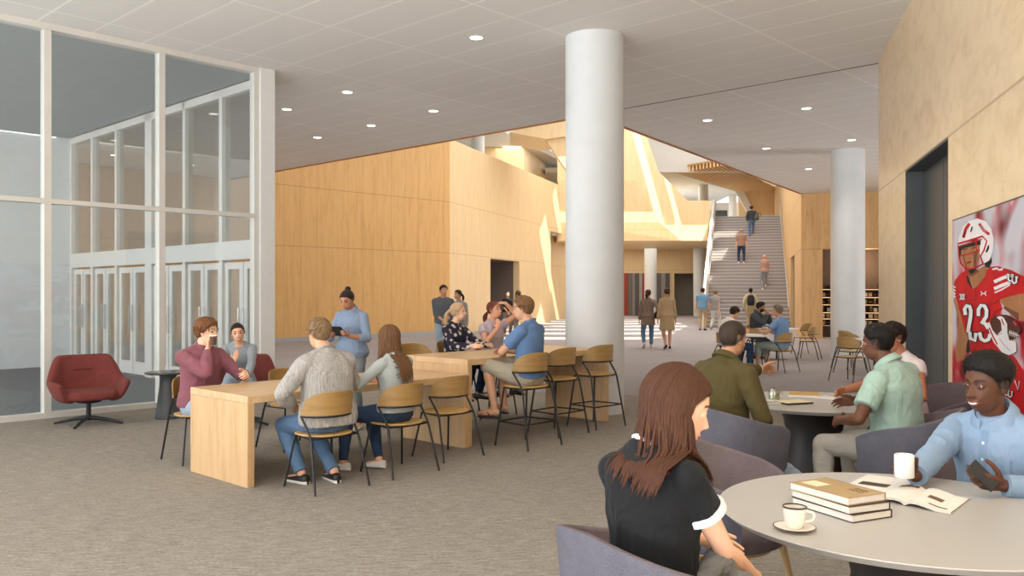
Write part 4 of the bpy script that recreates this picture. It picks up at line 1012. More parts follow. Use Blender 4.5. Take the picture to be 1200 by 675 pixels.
l2 = copy_tree(l1); place(l2, (-3.28,10.35), 168, 'red lounge chair beneath the woman in the grey off shoulder top', 'red swivel lounge chairs')
sdt = empty('side_table', (-4.36,10.85,0), 0, 'dark round side table with tapered base beside the lounge chairs', 'side table')
MB().lathe([(.02,.565),(.265,.565),(.28,.575),(.28,.583),(.27,.587),(.02,.587)], 56).build('tabletop', plain('smoked_top','3a3836',.2,.5,.05), sdt, angle=30)
MB().lathe([(.155,0),(.158,.01),(.145,.08),(.105,.40),(.095,.52),(.12,.566)], 48).build('pedestal', plain('graphite','47484a',.5,.4,.05), sdt, angle=60)

# tub chairs round the grey tables
tub((.52,2.80), 60, 'grey tub chair under the woman in the black tee'); tub((2.36,4.12), 236, 'grey tub chair under the man in the light blue shirt')
tub((1.47,5.80), 52, 'grey tub chair under the man in the olive sweater'); tub((2.62,5.68), -56, 'grey tub chair under the man in the mint polo, its back to us'); tub((3.38,6.95), 255, 'grey tub chair under the man half hidden behind the mint polo')
tub((1.02,4.25), 128, 'empty grey tub chair between the black tee woman and the olive sweater man')
# ------------------------------------------------------------------ who is here
def fb(n, c, **k): return fabric(n, c, **{'var': .10, 'scale': 240, 'bump': .0008, 'wrinkle': .003, **k})
fw = dict(wrinkle=.0015)
m_jean = fb('blue_denim', '56718f', var=.18); m_jeand = fb('dark_denim', '2b3c56', var=.18); m_jeanl = fb('washed_denim', '93a3b4', var=.16)
m_sole = plain('white_rubber', 'd8d6d2', .6, .3, .03); m_sneak = plain('pale_canvas', 'c9c6c0', .8, .2, .06); m_bshoe = plain('black_leather', '201e1d', .45, .4, .1); m_brshoe = plain('brown_leather', '5a3d2a', .5, .4, .1)
sneak = dict(mat=m_sneak, sole=m_sole); blk = dict(mat=m_bshoe, sole=m_sole); blb = dict(mat=m_bshoe)
khaki = fb('khaki_cotton', 'b59f7c'); taupe = fb('taupe_cotton', '7d7268'); greyj = fb('grey_denim', '7f868c')
m_white_knit = fb('white_rib', 'e4e0da')
PP = {}
def who(key, pos, heading, label, **s): PP[key] = s; return person(pos, heading, s, label)

# woman in the black ringer tee, back to us
m_blacktee = fb('black_jersey', '17181a', wscale=6, wrinkle=.006)
who('reader', (.455,2.72), 50, 'woman with long brown hair in a black tee with white trim, back to us', h=1.70, fem=1, lod=0, pz=.60, lean=3, lean0=-4, side=-3, head=(-37,-18,4), hair='46291a', seed=3, hsize=1.10, shw=.95,
    style=dict(kind='long', vol=.012, len=.235, n=520, wave=.004, lock=.0050, width=.45, front=.06, open=1.28), skin='e0b193', smile=.5, nose=.92,
    top=dict(mat=m_blacktee, sl=.46, r=.014, flare=1.6, hem=-.02, collar='ring', cmat=m_white_knit, trim=m_white_knit, neck=.945, wr=.006, name='tee'), bottom=dict(mat=m_jeand, name='jeans'), belt=m_bshoe, shoes=sneak,
    rh=(.13,.34,.66), rpole=(.5,-.6,-.5), lh=(-.10,.38,.72), lpole=(-.7,-.6,-.4), rf=(.14,.46,.085), lf=(-.14,.40,.085), rcurl=(25,35,25))
# man in the pale blue shirt
m_shirt = fb('pale_blue_oxford', '8298b0', wscale=7, wrinkle=.007)
who('host', (2.27,3.98), 236, 'smiling man in a light blue shirt holding a white mug and a phone', h=1.79, lod=0, pz=.50, lean=14, lean0=-4, hsize=1.06, head=(-12,-4,-2), skin='5a3726', hair='14100e', seed=5, smile=1, lip='7a4a42', iris='2a160c', nose=1.12, gaze=(6,0),
    eyeopen=.95, style=dict(kind='afro', vol=.030, front=.062, nape=-.05), top=dict(mat=m_shirt, sl=1.93, r=.015, collar='wing', hem=-.05, ch=.034, cuff=1, wr=.007, loose=.01), bottom=dict(mat=m_jeand, name='trousers'), shoes=blk,
    rhw=(1.738,3.722,.782), rpole=(.8,-.5,-.6), rhdw=(-.85,-.08,.52), rhnw=(-.22,-1,-.05), rcurl=(30,62,38), rthumb=(.1,.5), lhw=(2.065,3.60,.785), lpole=(-.9,-.4,-.5), lhdw=(-.95,-.12,.22), lhnw=(.1,.85,.45), lcurl=(30,44,30), lthumb=(.3,.3),
    rf=(.16,.42,.085), lf=(-.16,.46,.085))
s = PP['host']; m_sh2 = fb('pale_blue_placket', '788ea8', wscale=7)
decal(s, 'placket', m_sh2, strip(-.017,.017,.12,.925,22)); decal(s, 'button', plain('pearl_button','d6dde4',.3), [dot(0,q,.0062) for q in (.25,.40,.55,.70,.83)], .0045)
decal(s, 'pocket', m_sh2, strip(-.115,-.040,.50,.70,5)+strip(-.118,-.037,.68,.71,1), .004)
# second grey table
m_olive = fb('olive_knit', '4f4527', wscale=6, wrinkle=.007)
who('pointer', (1.46,5.86), 54, 'man in an olive sweater pointing across the second grey table', h=1.80, lod=1, vox=.0036, pz=.60, lean=8, lean0=-6, head=(-6,-6,0), skin='b98a6a', hair='3b2f27', seed=8,
    style=dict(kind='fade', vol=.006, front=.058), top=dict(mat=m_olive, sl=1.95, r=.014, collar='wing', ch=.022, hem=-.04, wr=.006, name='sweater'), bottom=dict(mat=m_jeanl, name='jeans'), shoes=dict(mat=m_brshoe), beard=.45,
    lhw=(2.06,6.44,1.02), lpole=(-.5,-.3,-1), lhd=(0,1,.02), lcurl=(55,70,40), rhw=(1.74,5.86,.71), rpole=(.7,-.8,-.2), rcurl=(30,40,25), rfw=(2.24,6.12,.085), lfw=(2.0,6.5,.085))
m_mint = fb('mint_pique', '9fb8ac', wscale=6, wrinkle=.006)
who('mint', (2.61,5.80), -36, 'man in a mint polo with black hair, back to us, at the second grey table', h=1.82, lod=1, vox=.0036, pz=.57, lean=15, lean0=-4, side=-5, head=(14,-6,0), skin='6a4331', hair='17120f', seed=11, fat=1.08,
    style=dict(kind='afro', vol=.018, front=.06), top=dict(mat=m_mint, sl=.68, r=.018, flare=1.5, collar='wing', ch=.026, hem=-.05, wr=.007, name='polo'), bottom=dict(mat=fb('stone_chino','a9a49a'), name='trousers'), shoes=dict(mat=m_brshoe),
    lh=(-.26,.26,.72), lpole=(-.8,-.7,-.3), rh=(.2,.42,.80), rpole=(.8,-.5,-.5), lf=(-.24,.40,.085), rf=(.2,.46,.085))
who('hidden', (3.22,6.98), 262, 'man in a pale sleeveless top half hidden behind the mint polo', h=1.76, lod=1, vox=.004, pz=.57, lean=16, lean0=-2, head=(6,-4,0), skin='b07a5a', hair='221812', seed=13,
    style=dict(kind='short', vol=.018), top=dict(mat=fb('pale_jersey','d3c9c6'), sl=.3, r=.012, hem=-.04, name='top'), bottom=dict(mat=m_jeand), shoes=blk, rhw=(2.72,7.02,.79), rpole=(.7,-.4,-.6), lhw=(2.98,6.78,.80), lpole=(-.9,-.9,.1))
# small white tables in the hall
who('white_tee', (4.27,17.0), 72, 'man in a white tee and dark jeans seated at a small white table', h=1.76, pz=.55, lean=16, head=(0,-26,0), skin='c79878', hair='2b1f18', style=dict(kind='short', vol=.018), top=dict(mat=fb('white_jersey','dedad5'), sl=.6, flare=1.4, r=.014, name='tee'), bottom=dict(mat=m_jeand, name='jeans'), shoes=blk,
    rh=(.14,.36,.80), lh=(-.12,.40,.80), rf=(.12,.44,.085), lf=(-.12,.34,.085), seed=15)
who('suit', (5.86,20.6), 128, 'bearded man in a dark grey jacket with clasped hands at the far white table', h=1.82, pz=.56, lean=10, head=(14,-12,0), skin='a06f50', hair='191513', style=dict(kind='short', vol=.016), beard=1, top=dict(mat=fb('charcoal_suiting','414449'), sl=1.95, r=.018, collar='wing', name='jacket'), bottom=dict(mat=fb('charcoal_trouser','35383c')), shoes=blb,
    rh=(.05,.30,1.06), lh=(-.05,.30,1.06), rcurl=(40,50,30), lcurl=(40,50,30), rpole=(.8,.1,-1), lpole=(-.8,.1,-1), seed=17)
who('blue_back', (5.37,17.02), -46, 'man in a light blue tee seated with his back to us by the white tables', h=1.77, pz=.55, lean=10, head=(24,2,0), skin='bd8f70', hair='6f604e', style=dict(kind='short', vol=.014), top=dict(mat=fb('sky_jersey','6c8cb2'), sl=.62, flare=1.4, r=.015, name='tee'), bottom=dict(mat=fb('sage_chino','8f948a'), len=1.5, name='shorts'), shoes=sneak,
    rh=(.16,.38,.80), lh=(-.2,.36,.80), lpole=(-.9,-.3,-.5), rf=(.14,.36,.085), lf=(-.16,.44,.085), seed=19)
# the communal tables
m_rose = fb('rose_knit', '84525c', wscale=7, wrinkle=.007)
p_ = tp(.30,1.40)
who('pink', p_, 126, 'young man in a rose turtleneck sweater drinking from a small cup', h=1.78, lod=1, pz=.55, lean=7, head=(26,-2,0), skin='e2b79b', hair='6b4528', seed=21,
    style=dict(kind='messy', vol=.022, front=.060, locks=120, fwd=.2), top=dict(mat=m_rose, sl=1.93, r=.016, roll=1, hem=-.06, wr=.008, name='sweater', loose=.012), bottom=dict(mat=m_jeanl, name='jeans'), shoes=sneak,
    rhw=(-2.855,8.03,1.06), rpole=(.9,.0,-1), rhdw=(.10,.10,1), rhnw=(.9,.15,0), rcurl=(35,55,35), lh=(-.17,.46,.83), lpole=(-.8,-.2,-.8), lcurl=(40,50,30), rf=(.13,.36,.085), lf=(-.14,.30,.085))
who('lounger', (-3.27,10.28), 166, 'smiling woman in a grey off shoulder top leaning forward in a red chair', h=1.66, fem=1, lod=1, vox=.005, pz=.52, lean=27, lean0=6, head=(4,-4,6), skin='dba98a', hair='2a201b', seed=23, smile=.8,
    style=dict(kind='bun', vol=.010, bunat=(0,-.105,-.01), bunr=.034), top=dict(mat=fb('grey_marl','8f969c'), sl=1.93, r=.015, hem=-.03, neck=.94, hug=0, name='top'), bottom=dict(mat=m_jeanl, name='jeans'), shoes=sneak,
    rh=(.03,.50,.80), rpole=(.8,.1,-.9), rhd=(-.3,-.1,1), lh=(-.12,.56,.62), lpole=(-.9,.1,-.3), rf=(.12,.42,.085), lf=(-.12,.36,.085))
def ribbed():
    t = NT('oatmeal_rib'); c = srgb('aaa7a2'); n = t.noise(t.coord((75,75,3)), 1.6, 2); n2 = t.noise(t.coord(), 7, 3)
    return t.bsdf(t.ramp(n, [(.32, shade(c,.72)), (.55, c), (.7, shade(c,1.12))]), .9, .15, Normal=t.bump(t.math('ADD', t.math('MULTIPLY', n, .006), t.math('MULTIPLY', n2, .006)), 1.0))
m_knit = ribbed()
p_ = tp(.53,-.36)
who('grey_back', p_, hV+2, 'man with short fair hair in a grey sweater, back to us, at the low table', h=1.84, lod=1, pz=.56, lean=12, lean0=0, head=(8,-8,0), skin='d3a283', hair='7d6548', seed=25, fat=1.10,
    style=dict(kind='short', vol=.016, locks=110), top=dict(mat=m_knit, sl=1.9, r=.022, hem=-.10, collar='ring', wr=.009, name='sweater', loose=.018), bottom=dict(mat=m_jean, name='jeans'), shoes=dict(mat=m_bshoe, sole=m_sole),
    lh=(-.20,.24,.66), lpole=(-1,-.35,-.2), rh=(.16,.36,.80), rpole=(1,-.3,-.4), rf=(.10,.06,.085), lf=(-.13,.20,.085), rfyaw=-10)
p_ = tp(1.255,-.35)
m_sage = fb('pale_grey_rib', 'a9aeac', wscale=7)
who('long_hair', p_, hV-4, 'woman with long ombre brown hair in a pale grey cold shoulder top, back to us', h=1.68, fem=1, lod=1, pz=.55, lean=7, lean0=0, head=(4,-4,0), skin='d9a384', hair='6a4a30', seed=27,
    style=dict(kind='long', vol=.012, len=.40, n=260, wave=.006, lock=.0065, width=.45), top=dict(mat=m_sage, sl=1.9, r=.009, hem=-.02, neck=.90, name='top', wr=.005), bottom=dict(mat=m_jeand, r=.007, hem=.8, name='jeans'), shoes=sneak,
    lh=(-.16,.36,.78), lpole=(-.9,-.5,-.4), rh=(.13,.38,.78), rpole=(.9,-.4,-.4), lf=(-.30,.36,.085), rf=(-.02,.20,.085), lkpole=(-.3,1,.3), lfyaw=30, rfyaw=20)
who('tablet', (-1.87,10.0), 196, 'standing woman in a light blue shirt reading a tablet, dark hair in a bun', h=1.66, fem=1, lod=1, lean=3, head=(-6,-24,0), skin='b98262', hair='2a201b', seed=29, pz=.90,
    style=dict(kind='bun', vol=.010, bunat=(0,-.07,.112), bunr=.036), top=dict(mat=fb('chambray','7f90a8'), sl=1.45, r=.014, collar='wing', hem=-.16, name='shirt', wr=.007, loose=.012), bottom=dict(mat=greyj, r=.009, name='jeans'), shoes=sneak,
    rh=(.10,.27,1.12), lh=(-.10,.29,1.10), rhd=(-.3,.9,.3), lhd=(.3,.9,.3), rhn=(-.3,.0,1), lhn=(.3,0,1), rcurl=(25,40,30), lcurl=(25,40,30), rpole=(.7,-.7,-.5), lpole=(-.7,-.7,-.5))
p_ = bp(1.13,1.42)
def floral():
    t = NT('floral_blouse'); v = t.coord((1,1,1)); n = t.n('ShaderNodeTexVoronoi', {'Vector': v, 'Scale': 15.0, 'Randomness': .9}); c = t.ramp(n.outputs['Distance'], [(.20,'d8cfc6'),(.34,'a79a98'),(.40,'2b2938')])
    return t.bsdf(c, .8, .2)
who('floral', p_, 128, 'blonde woman with a ponytail in a dark floral blouse behind the counter', h=1.66, fem=1, lod=1, pz=.72, lean=5, head=(36,4,0), skin='e6bca0', hair='c0a27c', seed=31, smile=.9,
    style=dict(kind='pony', vol=.010, len=.20, ponyz=.035, width=1.1), top=dict(mat=floral(), sl=1.9, r=.013, hem=-.02, neck=.93, name='blouse'), bottom=dict(mat=m_jeand), shoes=blb, rh=(.15,.42,.95), lh=(-.14,.44,.95), rf=(.12,.30,.36), lf=(-.12,.30,.36))
p_ = bp(1.80,1.42)
who('armup', p_, 136, 'woman in a lilac tee raising one arm over her auburn hair', h=1.70, fem=1, lod=1, pz=.72, lean=2, head=(14,6,0), skin='dca585', hair='6b3a28', seed=33, smile=.7,
    style=dict(kind='pony', vol=.011, len=.16, ponyz=-.02), top=dict(mat=fb('lilac_jersey','b9aab2'), sl=.42, r=.012, flare=1.3, hem=-.02, name='tee'), bottom=dict(mat=fb('plum_trouser','54474f')), shoes=blb,
    lhw=(-.085,11.00,1.455), lpolew=(1,-.1,.35), lhdw=(-1,.15,.1), lhnw=(-.1,.3,-1), rh=(.12,.24,1.14), rpole=(.7,.5,-1), rhd=(-.3,-.2,.9), rhn=(-.6,-.7,.1), rf=(.12,.30,.36), lf=(-.12,.30,.36))
p_ = bp(.55,-.37)
who('stool_man', p_, -60, 'man in a blue tee and beige shorts on a counter stool', h=1.80, lod=1, pz=.74, lean=4, lean0=0, head=(20,-4,0), skin='d0a080', hair='7b5a3a', seed=35,
    style=dict(kind='short', vol=.022, locks=110), top=dict(mat=fb('steel_blue_jersey','5f7ba2',wscale=6), sl=.66, r=.015, flare=1.5, hem=-.07, collar='ring', wr=.006, name='tee'), bottom=dict(mat=fb('beige_cargo','a39a88'), len=1.02, r=.02, name='shorts'),
    lh=(.02,.36,.93), lpole=(-1,.1,-.5), rh=(.10,.34,.96), rpole=(.9,-.2,-.5), lf=(-.16,.34,.38), rf=(.06,.36,.40), lcurl=(20,30,20), shoes=None)
s = PP['stool_man']
for nm in 'lr':                                             # flip-flops
    F = s['_j']['an'][nm]; b = MB(); Mf = rZ(R(8 if nm == 'l' else -8)); fl = []
    for t in range(28):
        a = 2*math.pi*t/28; fl.append((math.cos(a)*(.040+.008*math.sin(a)), .06+math.sin(a)*.135))
    b.loft([[F+Mf @ A3(x*k_, (y-.06)*k_+.06, z) for x, y in fl] for k_, z in ((.9,-.112),(1,-.108),(1,-.096),(.96,-.094))], True, True)
    for sx in (-1,1): b.tube([F+Mf @ A3(sx*.040,.03,-.095), F+Mf @ A3(sx*.036,.06,-.048), F+Mf @ A3(0,.125,-.040), F+Mf @ A3(0,.14,-.09)], .006, 6)
    b.build('flip_flop', plain('brown_rubber','3b2d26',.6), s['_j']['root'])

# people further off
walkR = dict(rf=(.08,.24,.10), lf=(-.08,-.26,.17), lfpitch=-38, rh=(.20,-.14,.80), lh=(-.20,.22,.84)); walkL = dict(lf=(-.08,.24,.10), rf=(.08,-.26,.17), rfpitch=-38, lh=(-.20,-.14,.80), rh=(.20,.22,.84))
who('standing_man', (-1.53,19.0), 166, 'standing man in a dark grey tee and pale jeans by the honey wall', h=1.78, head=(8,2,0), skin='cf9f80', hair='1f1713', seed=41, style=dict(kind='short', vol=.018), top=dict(mat=fb('slate_jersey','5d636b'), sl=1.5, r=.014, hem=-.16, name='sweater'), bottom=dict(mat=m_jeanl, name='jeans'), shoes=sneak, rh=(.04,.20,.98), lh=(-.04,.22,.98))
who('standing_woman', (-1.20,19.5), 214, 'standing woman in a grey cardigan with dark tied hair by the honey wall', h=1.68, fem=1, head=(-16,0,0), skin='d3a486', hair='35251d', seed=43, style=dict(kind='pony', vol=.010, len=.18), top=dict(mat=fb('grey_cardigan','96938f'), sl=1.9, r=.018, hem=-.22, name='cardigan'), bottom=dict(mat=fb('black_trouser','2b2a2c')), shoes=blb)
who('doorway_woman', (-.17,31.4), 168, 'woman in a black top with folded hands outside the recessed doorway', h=1.66, fem=1, skin='d7a688', hair='2b1d17', seed=45, head=(0,0,0), style=dict(kind='pony', vol=.012, len=.14), top=dict(mat=fb('black_top','232224'), sl=.9, r=.010, hem=-.06, name='top'), bottom=dict(mat=taupe), shoes=blb, rh=(.03,.20,.86), lh=(-.03,.21,.86))
who('doorway_friend', (.26,31.3), 286, 'woman with long dark hair and white shirt outside the recessed doorway', h=1.68, fem=1, skin='d3a283', hair='30201a', seed=47, head=(-10,0,0), style=dict(kind='long', vol=.014, len=.26), top=dict(mat=fb('white_shirt','d4d4d4'), sl=1.9, r=.014, hem=-.18, name='shirt'), bottom=dict(mat=taupe), shoes=blb)
m_parka = fb('brown_parka', '7c6c5f'); m_trench = fb('beige_trench', 'a8906f')
who('parka', (3.86,24.3), 6, 'woman in a taupe parka and blue jeans walking away with a handbag', h=1.70, fem=1, pz=.90, skin='d8ab90', hair='38261d', seed=49, head=(-24,2,0), style=dict(kind='pony', vol=.014, len=.15, width=1.4), top=dict(mat=m_parka, sl=1.92, r=.022, collar='ring', skirtlen=.24, name='parka'), bottom=dict(mat=m_jean, r=.008, name='jeans'), shoes=sneak, rf=(.10,.16,.09), lf=(-.12,-.20,.16), lfpitch=-35, rh=(.30,.02,.95), lh=(-.24,.06,.80))
who('trench', (4.33,23.9), 2, 'woman in a beige trench coat and dark boots walking away', h=1.74, fem=1, pz=.93, skin='cd9c7e', hair='3d271c', seed=51, head=(-10,0,0), style=dict(kind='bun', vol=.012, bunat=(.03,-.105,-.01), bunr=.042), top=dict(mat=m_trench, sl=1.92, r=.020, collar='wing', skirtlen=.40, name='trench_coat'), shoes=dict(mat=m_bshoe), rf=(.09,.10,.09), lf=(-.05,-.10,.12), lfpitch=-20, belt=m_trench)
who('stair_left', (7.92,35.6), 24, 'man in a blue tee and khaki trousers by the foot of the stairs', h=1.80, skin='c99a7a', hair='2b2019', seed=53, style=dict(kind='short', vol=.016), head=(-12,0,0), top=dict(mat=fb('turquoise_jersey','6b97b8'), sl=.62, flare=1.4, r=.016, hem=-.14, name='tee'), bottom=dict(mat=khaki), shoes=blb)
who('stair_walk', (8.52,35.9), 34, 'man in a grey tee and white trousers striding to the stairs', h=1.74, pz=.90, skin='cfa284', hair='7c6348', seed=55, style=dict(kind='short', vol=.016), top=dict(mat=fb('mauve_grey_jersey','97918f'), sl=.6, flare=1.4, r=.015, hem=-.12, name='tee'), bottom=dict(mat=fb('white_chino','d6d2cc')), shoes=sneak, **walkR)
m_bag = plain('black_nylon', '25272a', .7, .3, .1)
def onstair(t, o): i = int(t//TS); return (*stp(i*TS+.17, o), (i+1)*RS)
who('backpacker', (10.3,36.95), 14, 'man in a cream sweater and khakis wearing a black backpack by the stairs', h=1.80, skin='8a5c42', hair='171210', seed=57, style=dict(kind='fade', vol=.01), top=dict(mat=fb('cream_knit','bdb08a'), sl=1.92, r=.018, hem=-.12, name='sweater'), bottom=dict(mat=khaki), shoes=sneak, lh=(-.30,.02,.88), rh=(.30,.02,.88))
up = dict(rf=(.09,.30,.255), lf=(-.09,0,.085), rh=(.2,.10,.9), lh=(-.2,.06,.84))
who('climber_pink', onstair(3.24,2.6), 10, 'person in a pink top and grey trousers low on the stairs', h=1.68, fem=1, skin='e0b498', hair='c58e72', seed=59, style=dict(kind='long', vol=.012, len=.12), top=dict(mat=fb('pink_jersey','a8877c'), sl=1.6, r=.012, hem=-.08, name='top'), bottom=dict(mat=greyj), shoes=sneak, rf=(.09,.30,.255), lf=(-.09,0,.085), rh=(.06,.22,1.1), lh=(-.06,.22,1.1))
who('climber_check', onstair(5.92,1.52), 16, 'person in a rust shirt and dark jeans halfway up the stairs', h=1.76, skin='d3a283', hair='a08060', seed=61, style=dict(kind='short', vol=.018), top=dict(mat=fb('rust_check','937565'), sl=.8, r=.016, hem=-.12, name='shirt'), bottom=dict(mat=m_jeand, name='jeans'), shoes=sneak, rf=(.12,0,.085), lf=(-.14,0,.085))
who('climber_bag', onstair(8.95,2.02), 12, 'person in a dark jacket carrying a bag near the top of the stairs', h=1.70, skin='c69878', hair='2a2019', seed=63, style=dict(kind='messy', vol=.02), top=dict(mat=fb('dark_jacket','383b42'), sl=1.9, r=.02, hem=-.06, name='jacket'), bottom=dict(mat=m_jean, name='jeans'), shoes=blb, **up)
# ------------------------------------------------------------------ poster on the birch wall
def pp(px, py, off):
    k = (px-600)/1003; Y = X0/(k-.2778); x, y = rw(Y, -.030-off); z = 1.6-(py-342)*Y/1003; return (x, y, z)
pz0, pz1 = .34, 2.255; YL, YR = 7.81, 5.25
poster = empty('poster', (*rw(7.81),pz0), 0, 'large framed poster of a football player in a red jersey 23 on the birch wall', 'poster'); poster.rotation_euler = (0,0,0)
inv = Vector((-poster.location.x,-poster.location.y,-poster.location.z))
fm = MB(); A, B_ = rw(YL,-.028), rw(YR,-.028); fm.wall(A, B_, pz0, pz1, -.024); fo = fm.build('frame', m_black, poster, smooth=False, loc=inv)
def printed(name, c, v=.05): return plain('print_'+name, c, .6, .15, v, 5)
def blurred():
    t = NT('print_blurred_crowd'); n = t.noise(t.coord((1,1,1)), 3.0, 1.5, .4); n2 = t.noise(t.coord((1,1,1.2)), 2.1, 1)
    c = t.mix(t.ramp(n2, [(.45,(0,0,0,1)),(.62,(1,1,1,1))]), t.ramp(n, [(.36,'6e1420'),(.46,'a31626'),(.56,'b84a56'),(.66,'c9bdc0')]), srgb('bdbac0')); return t.bsdf(c, .6, .15)
pm = dict(bg=blurred(), red=printed('red','b8121d',.16), dred=printed('deep_red','7c0d16'), white=printed('white','dfdcdc'), skin=printed('skin','a06d4a',.18), dskin=printed('shaded_skin','6b4631',.2), black=printed('black','1c181a'), brown=printed('football','4a2a24',.2), grey=printed('grey','9a979b'))
pk = list(pm); pb = MB()
def shape(col, layer, pts, o='A'):
    ox, oy = {'A': (1110,225), 'B': (1110,320), 'C': (1110,400)}[o]; q = [pp(ox+x/6.133, oy+y/6.133, .0006*layer) for x, y in pts]
    pb.add(q, [tuple(range(len(q)))], pk.index(col))
def stroke(col, layer, pts, w, o='A'):
    pts = [Vector(p) for p in pts]; L_, R_ = [], []
    for i, p in enumerate(pts):
        d = (pts[min(i+1,len(pts)-1)]-pts[max(i-1,0)]).normalized(); n = Vector((-d.y,d.x))*w/2; e = d*w*.35*(-1 if i == 0 else (1 if i == len(pts)-1 else 0)); L_.append(p+n+e); R_.append(p-n+e)
    for i in range(len(pts)-1): shape(col, layer, [L_[i],L_[i+1],R_[i+1],R_[i]], o)
def oval(cx, cy, rx, ry, rot=0, n=26): return [(cx+rx*math.cos(t)*math.cos(rot)-ry*math.sin(t)*math.sin(rot), cy+rx*math.cos(t)*math.sin(rot)+ry*math.sin(t)*math.cos(rot)) for t in [2*math.pi*i/n for i in range(n)]]
q = [rw(YL-.012,-.0305), rw(YR+.012,-.0305)]; pb.add([(*q[0],pz0+.012),(*q[1],pz0+.012),(*q[1],pz1-.012),(*q[0],pz1-.012)], [(0,1,2,3)], 0)
shape('skin',2,[(80,160),(112,250),(150,390),(190,450),(172,545),(150,620),(95,640),(85,560),(105,430),(110,330),(72,200)],'B'); shape('skin',2,[(405,190),(560,140),(640,200),(640,360),(552,340),(500,290),(445,240)],'B'); shape('dskin',3,[(445,235),(552,290),(552,345),(495,295),(440,255)],'B')
shape('red',4,[(75,95),(82,55),(120,8),(175,-25),(190,20),(215,105),(252,78),(300,0),(335,-45),(400,-50),(500,-20),(600,30),(640,80),(640,130),(552,150),(410,190),(432,255),(400,310),(350,350),(372,480),(430,560),(520,600),(600,720),(660,1100),(560,1160),(330,1160),(290,800),(195,560),(190,480),(150,400),(115,250),(85,165)],'B')
shape('dred',5,[(195,560),(240,540),(300,760),(340,1100),(330,1160),(290,800)],'B'); shape('dred',5,[(190,418),(340,420),(345,428),(192,428)],'B'); stroke('dred',5,[(410,190),(380,215),(330,225)],7,'B'); stroke('dred',5,[(432,255),(385,275),(350,330)],9,'B'); stroke('dred',5,[(115,250),(160,330),(175,420)],7,'B'); stroke('dred',5,[(230,110),(240,160),(235,200)],5,'B'); stroke('dred',5,[(360,560),(420,640),(440,760)],10,'B'); stroke('dred',5,[(470,620),(520,720),(560,860)],8,'B')
shape('black',5,[(185,470),(196,560),(180,580),(166,560),(172,500)],'B')
shape('skin',5,[(178,590),(250,560),(325,515),(310,600),(252,675),(215,700),(195,650)]); shape('dskin',6,[(180,590),(245,556),(262,572),(205,610)])
shape('black',6,[(166,598),(186,606),(200,655),(216,700),(205,690),(178,650)])
shape('black',6,[(300,515),(352,470),(356,505),(335,545),(312,540)])
shape('white',7,[(108,390),(116,320),(145,250),(190,207),(250,190),(310,208),(352,262),(371,335),(365,425),(340,490),(302,512),(272,470),(262,400),(285,330),(200,345),(116,385)])
shape('skin',8,[(122,392),(272,352),(266,450),(240,540),(195,566),(140,520)]); shape('black',9,[(114,392),(274,348),(276,378),(205,392),(160,402),(132,420),(128,470),(114,440)]); shape('dskin',9,[(150,408),(180,400),(182,412),(152,420)]); shape('dskin',9,[(210,398),(245,388),(247,400),(212,410)]); shape('dred',9,[(172,505),(206,495),(208,506),(176,516)]); shape('dskin',9,[(225,440),(258,420),(238,540),(222,545)])
shape('black',10,[(185,560),(222,548),(248,528),(242,560),(212,588),(188,580)])
for pts, w in (([(112,372),(200,345),(290,318)],12),([(112,392),(200,365),(285,340)],7),([(118,460),(190,445),(268,418)],9),([(112,385),(116,450),(128,510),(165,552),(235,545),(298,515)],10),([(240,330),(248,420)],7),([(290,318),(322,352),(300,420),(275,460),(292,510)],10),([(150,455),(160,500),(175,550)],6)): stroke('red' if w > 6 else 'dred', 11, pts, w)
stroke('red',11,[(152,320),(168,262),(190,232)],22); stroke('black',12,[(150,325),(165,280)],9); stroke('black',12,[(205,282),(214,250)],9); stroke('red',11,[(270,232),(300,275),(335,300)],20); stroke('grey',12,[(275,240),(312,285)],6); shape('black',11,[(312,430),(330,385),(340,380),(338,410),(322,436)])
for y0, w in ((48,24),(98,24),(128,10)): stroke('white',6,[(380,y0+12),(430,y0-10),(485,y0-30 if w > 12 else y0-42)],w,'B')
for y0 in (95,118,142,164): stroke('white',6,[(76,y0),(88,y0+8)],8,'B')
stroke('white',6,[(365,555),(395,548),(408,560),(430,558)],12); stroke('white',6,[(405,560),(438,548)],8)
def double_u(ox, oy, s_, o, w=13):                          # two interlocking letters U
    for lay, col, ww in ((12,'black',w*1.75),(13,'white',w)):
        for dx, dy in ((0,0),(26,13)): stroke(col, lay, [(ox+dx*s_,oy+dy*s_),(ox+(dx+2)*s_,oy+(dy+34)*s_),(ox+(dx+12)*s_,oy+(dy+44)*s_),(ox+(dx+26)*s_,oy+(dy+38)*s_),(ox+(dx+28)*s_,oy+(dy+4)*s_)], ww, o)
        for dx, dy in ((-6,0),(22,2),(20,13),(48,17)): stroke(col, lay, [(ox+dx*s_,oy+dy*s_),(ox+(dx+12)*s_,oy+(dy+2)*s_)], ww*.75, o)
double_u(480,8,1.15,'B'); double_u(455,345,1.0,'C',9)
stroke('white',12,[(530,285),(552,350),(562,290)],8,'C')
two = [(165,292),(160,258),(176,234),(196,240),(206,270),(203,320),(192,378),(186,418)]; two2 = [(198,432),(202,470),(236,486),(242,440)]; thr = [(262,300),(262,262),(282,232),(306,236),(322,268),(320,312),(298,346),(284,352),(312,364),(330,392)]; thr2 = [(272,436),(282,474),(308,488),(336,478),(346,448)]
for lay, col, w in ((12,'black',40),(13,'white',27)):
    for s_ in (two,two2,thr,thr2): stroke(col, lay, s_, w, 'B')
shape('black',12,[(120,150),(166,150),(162,192),(124,192)],'B'); stroke('white',13,[(128,158),(142,186)],6,'B'); stroke('white',13,[(142,158),(128,186)],6,'B'); stroke('white',13,[(149,157),(149,187)],5,'B'); stroke('white',13,[(157,157),(157,187)],5,'B'); stroke('white',13,[(122,153),(164,153)],4,'B'); stroke('white',13,[(124,189),(162,189)],4,'B')
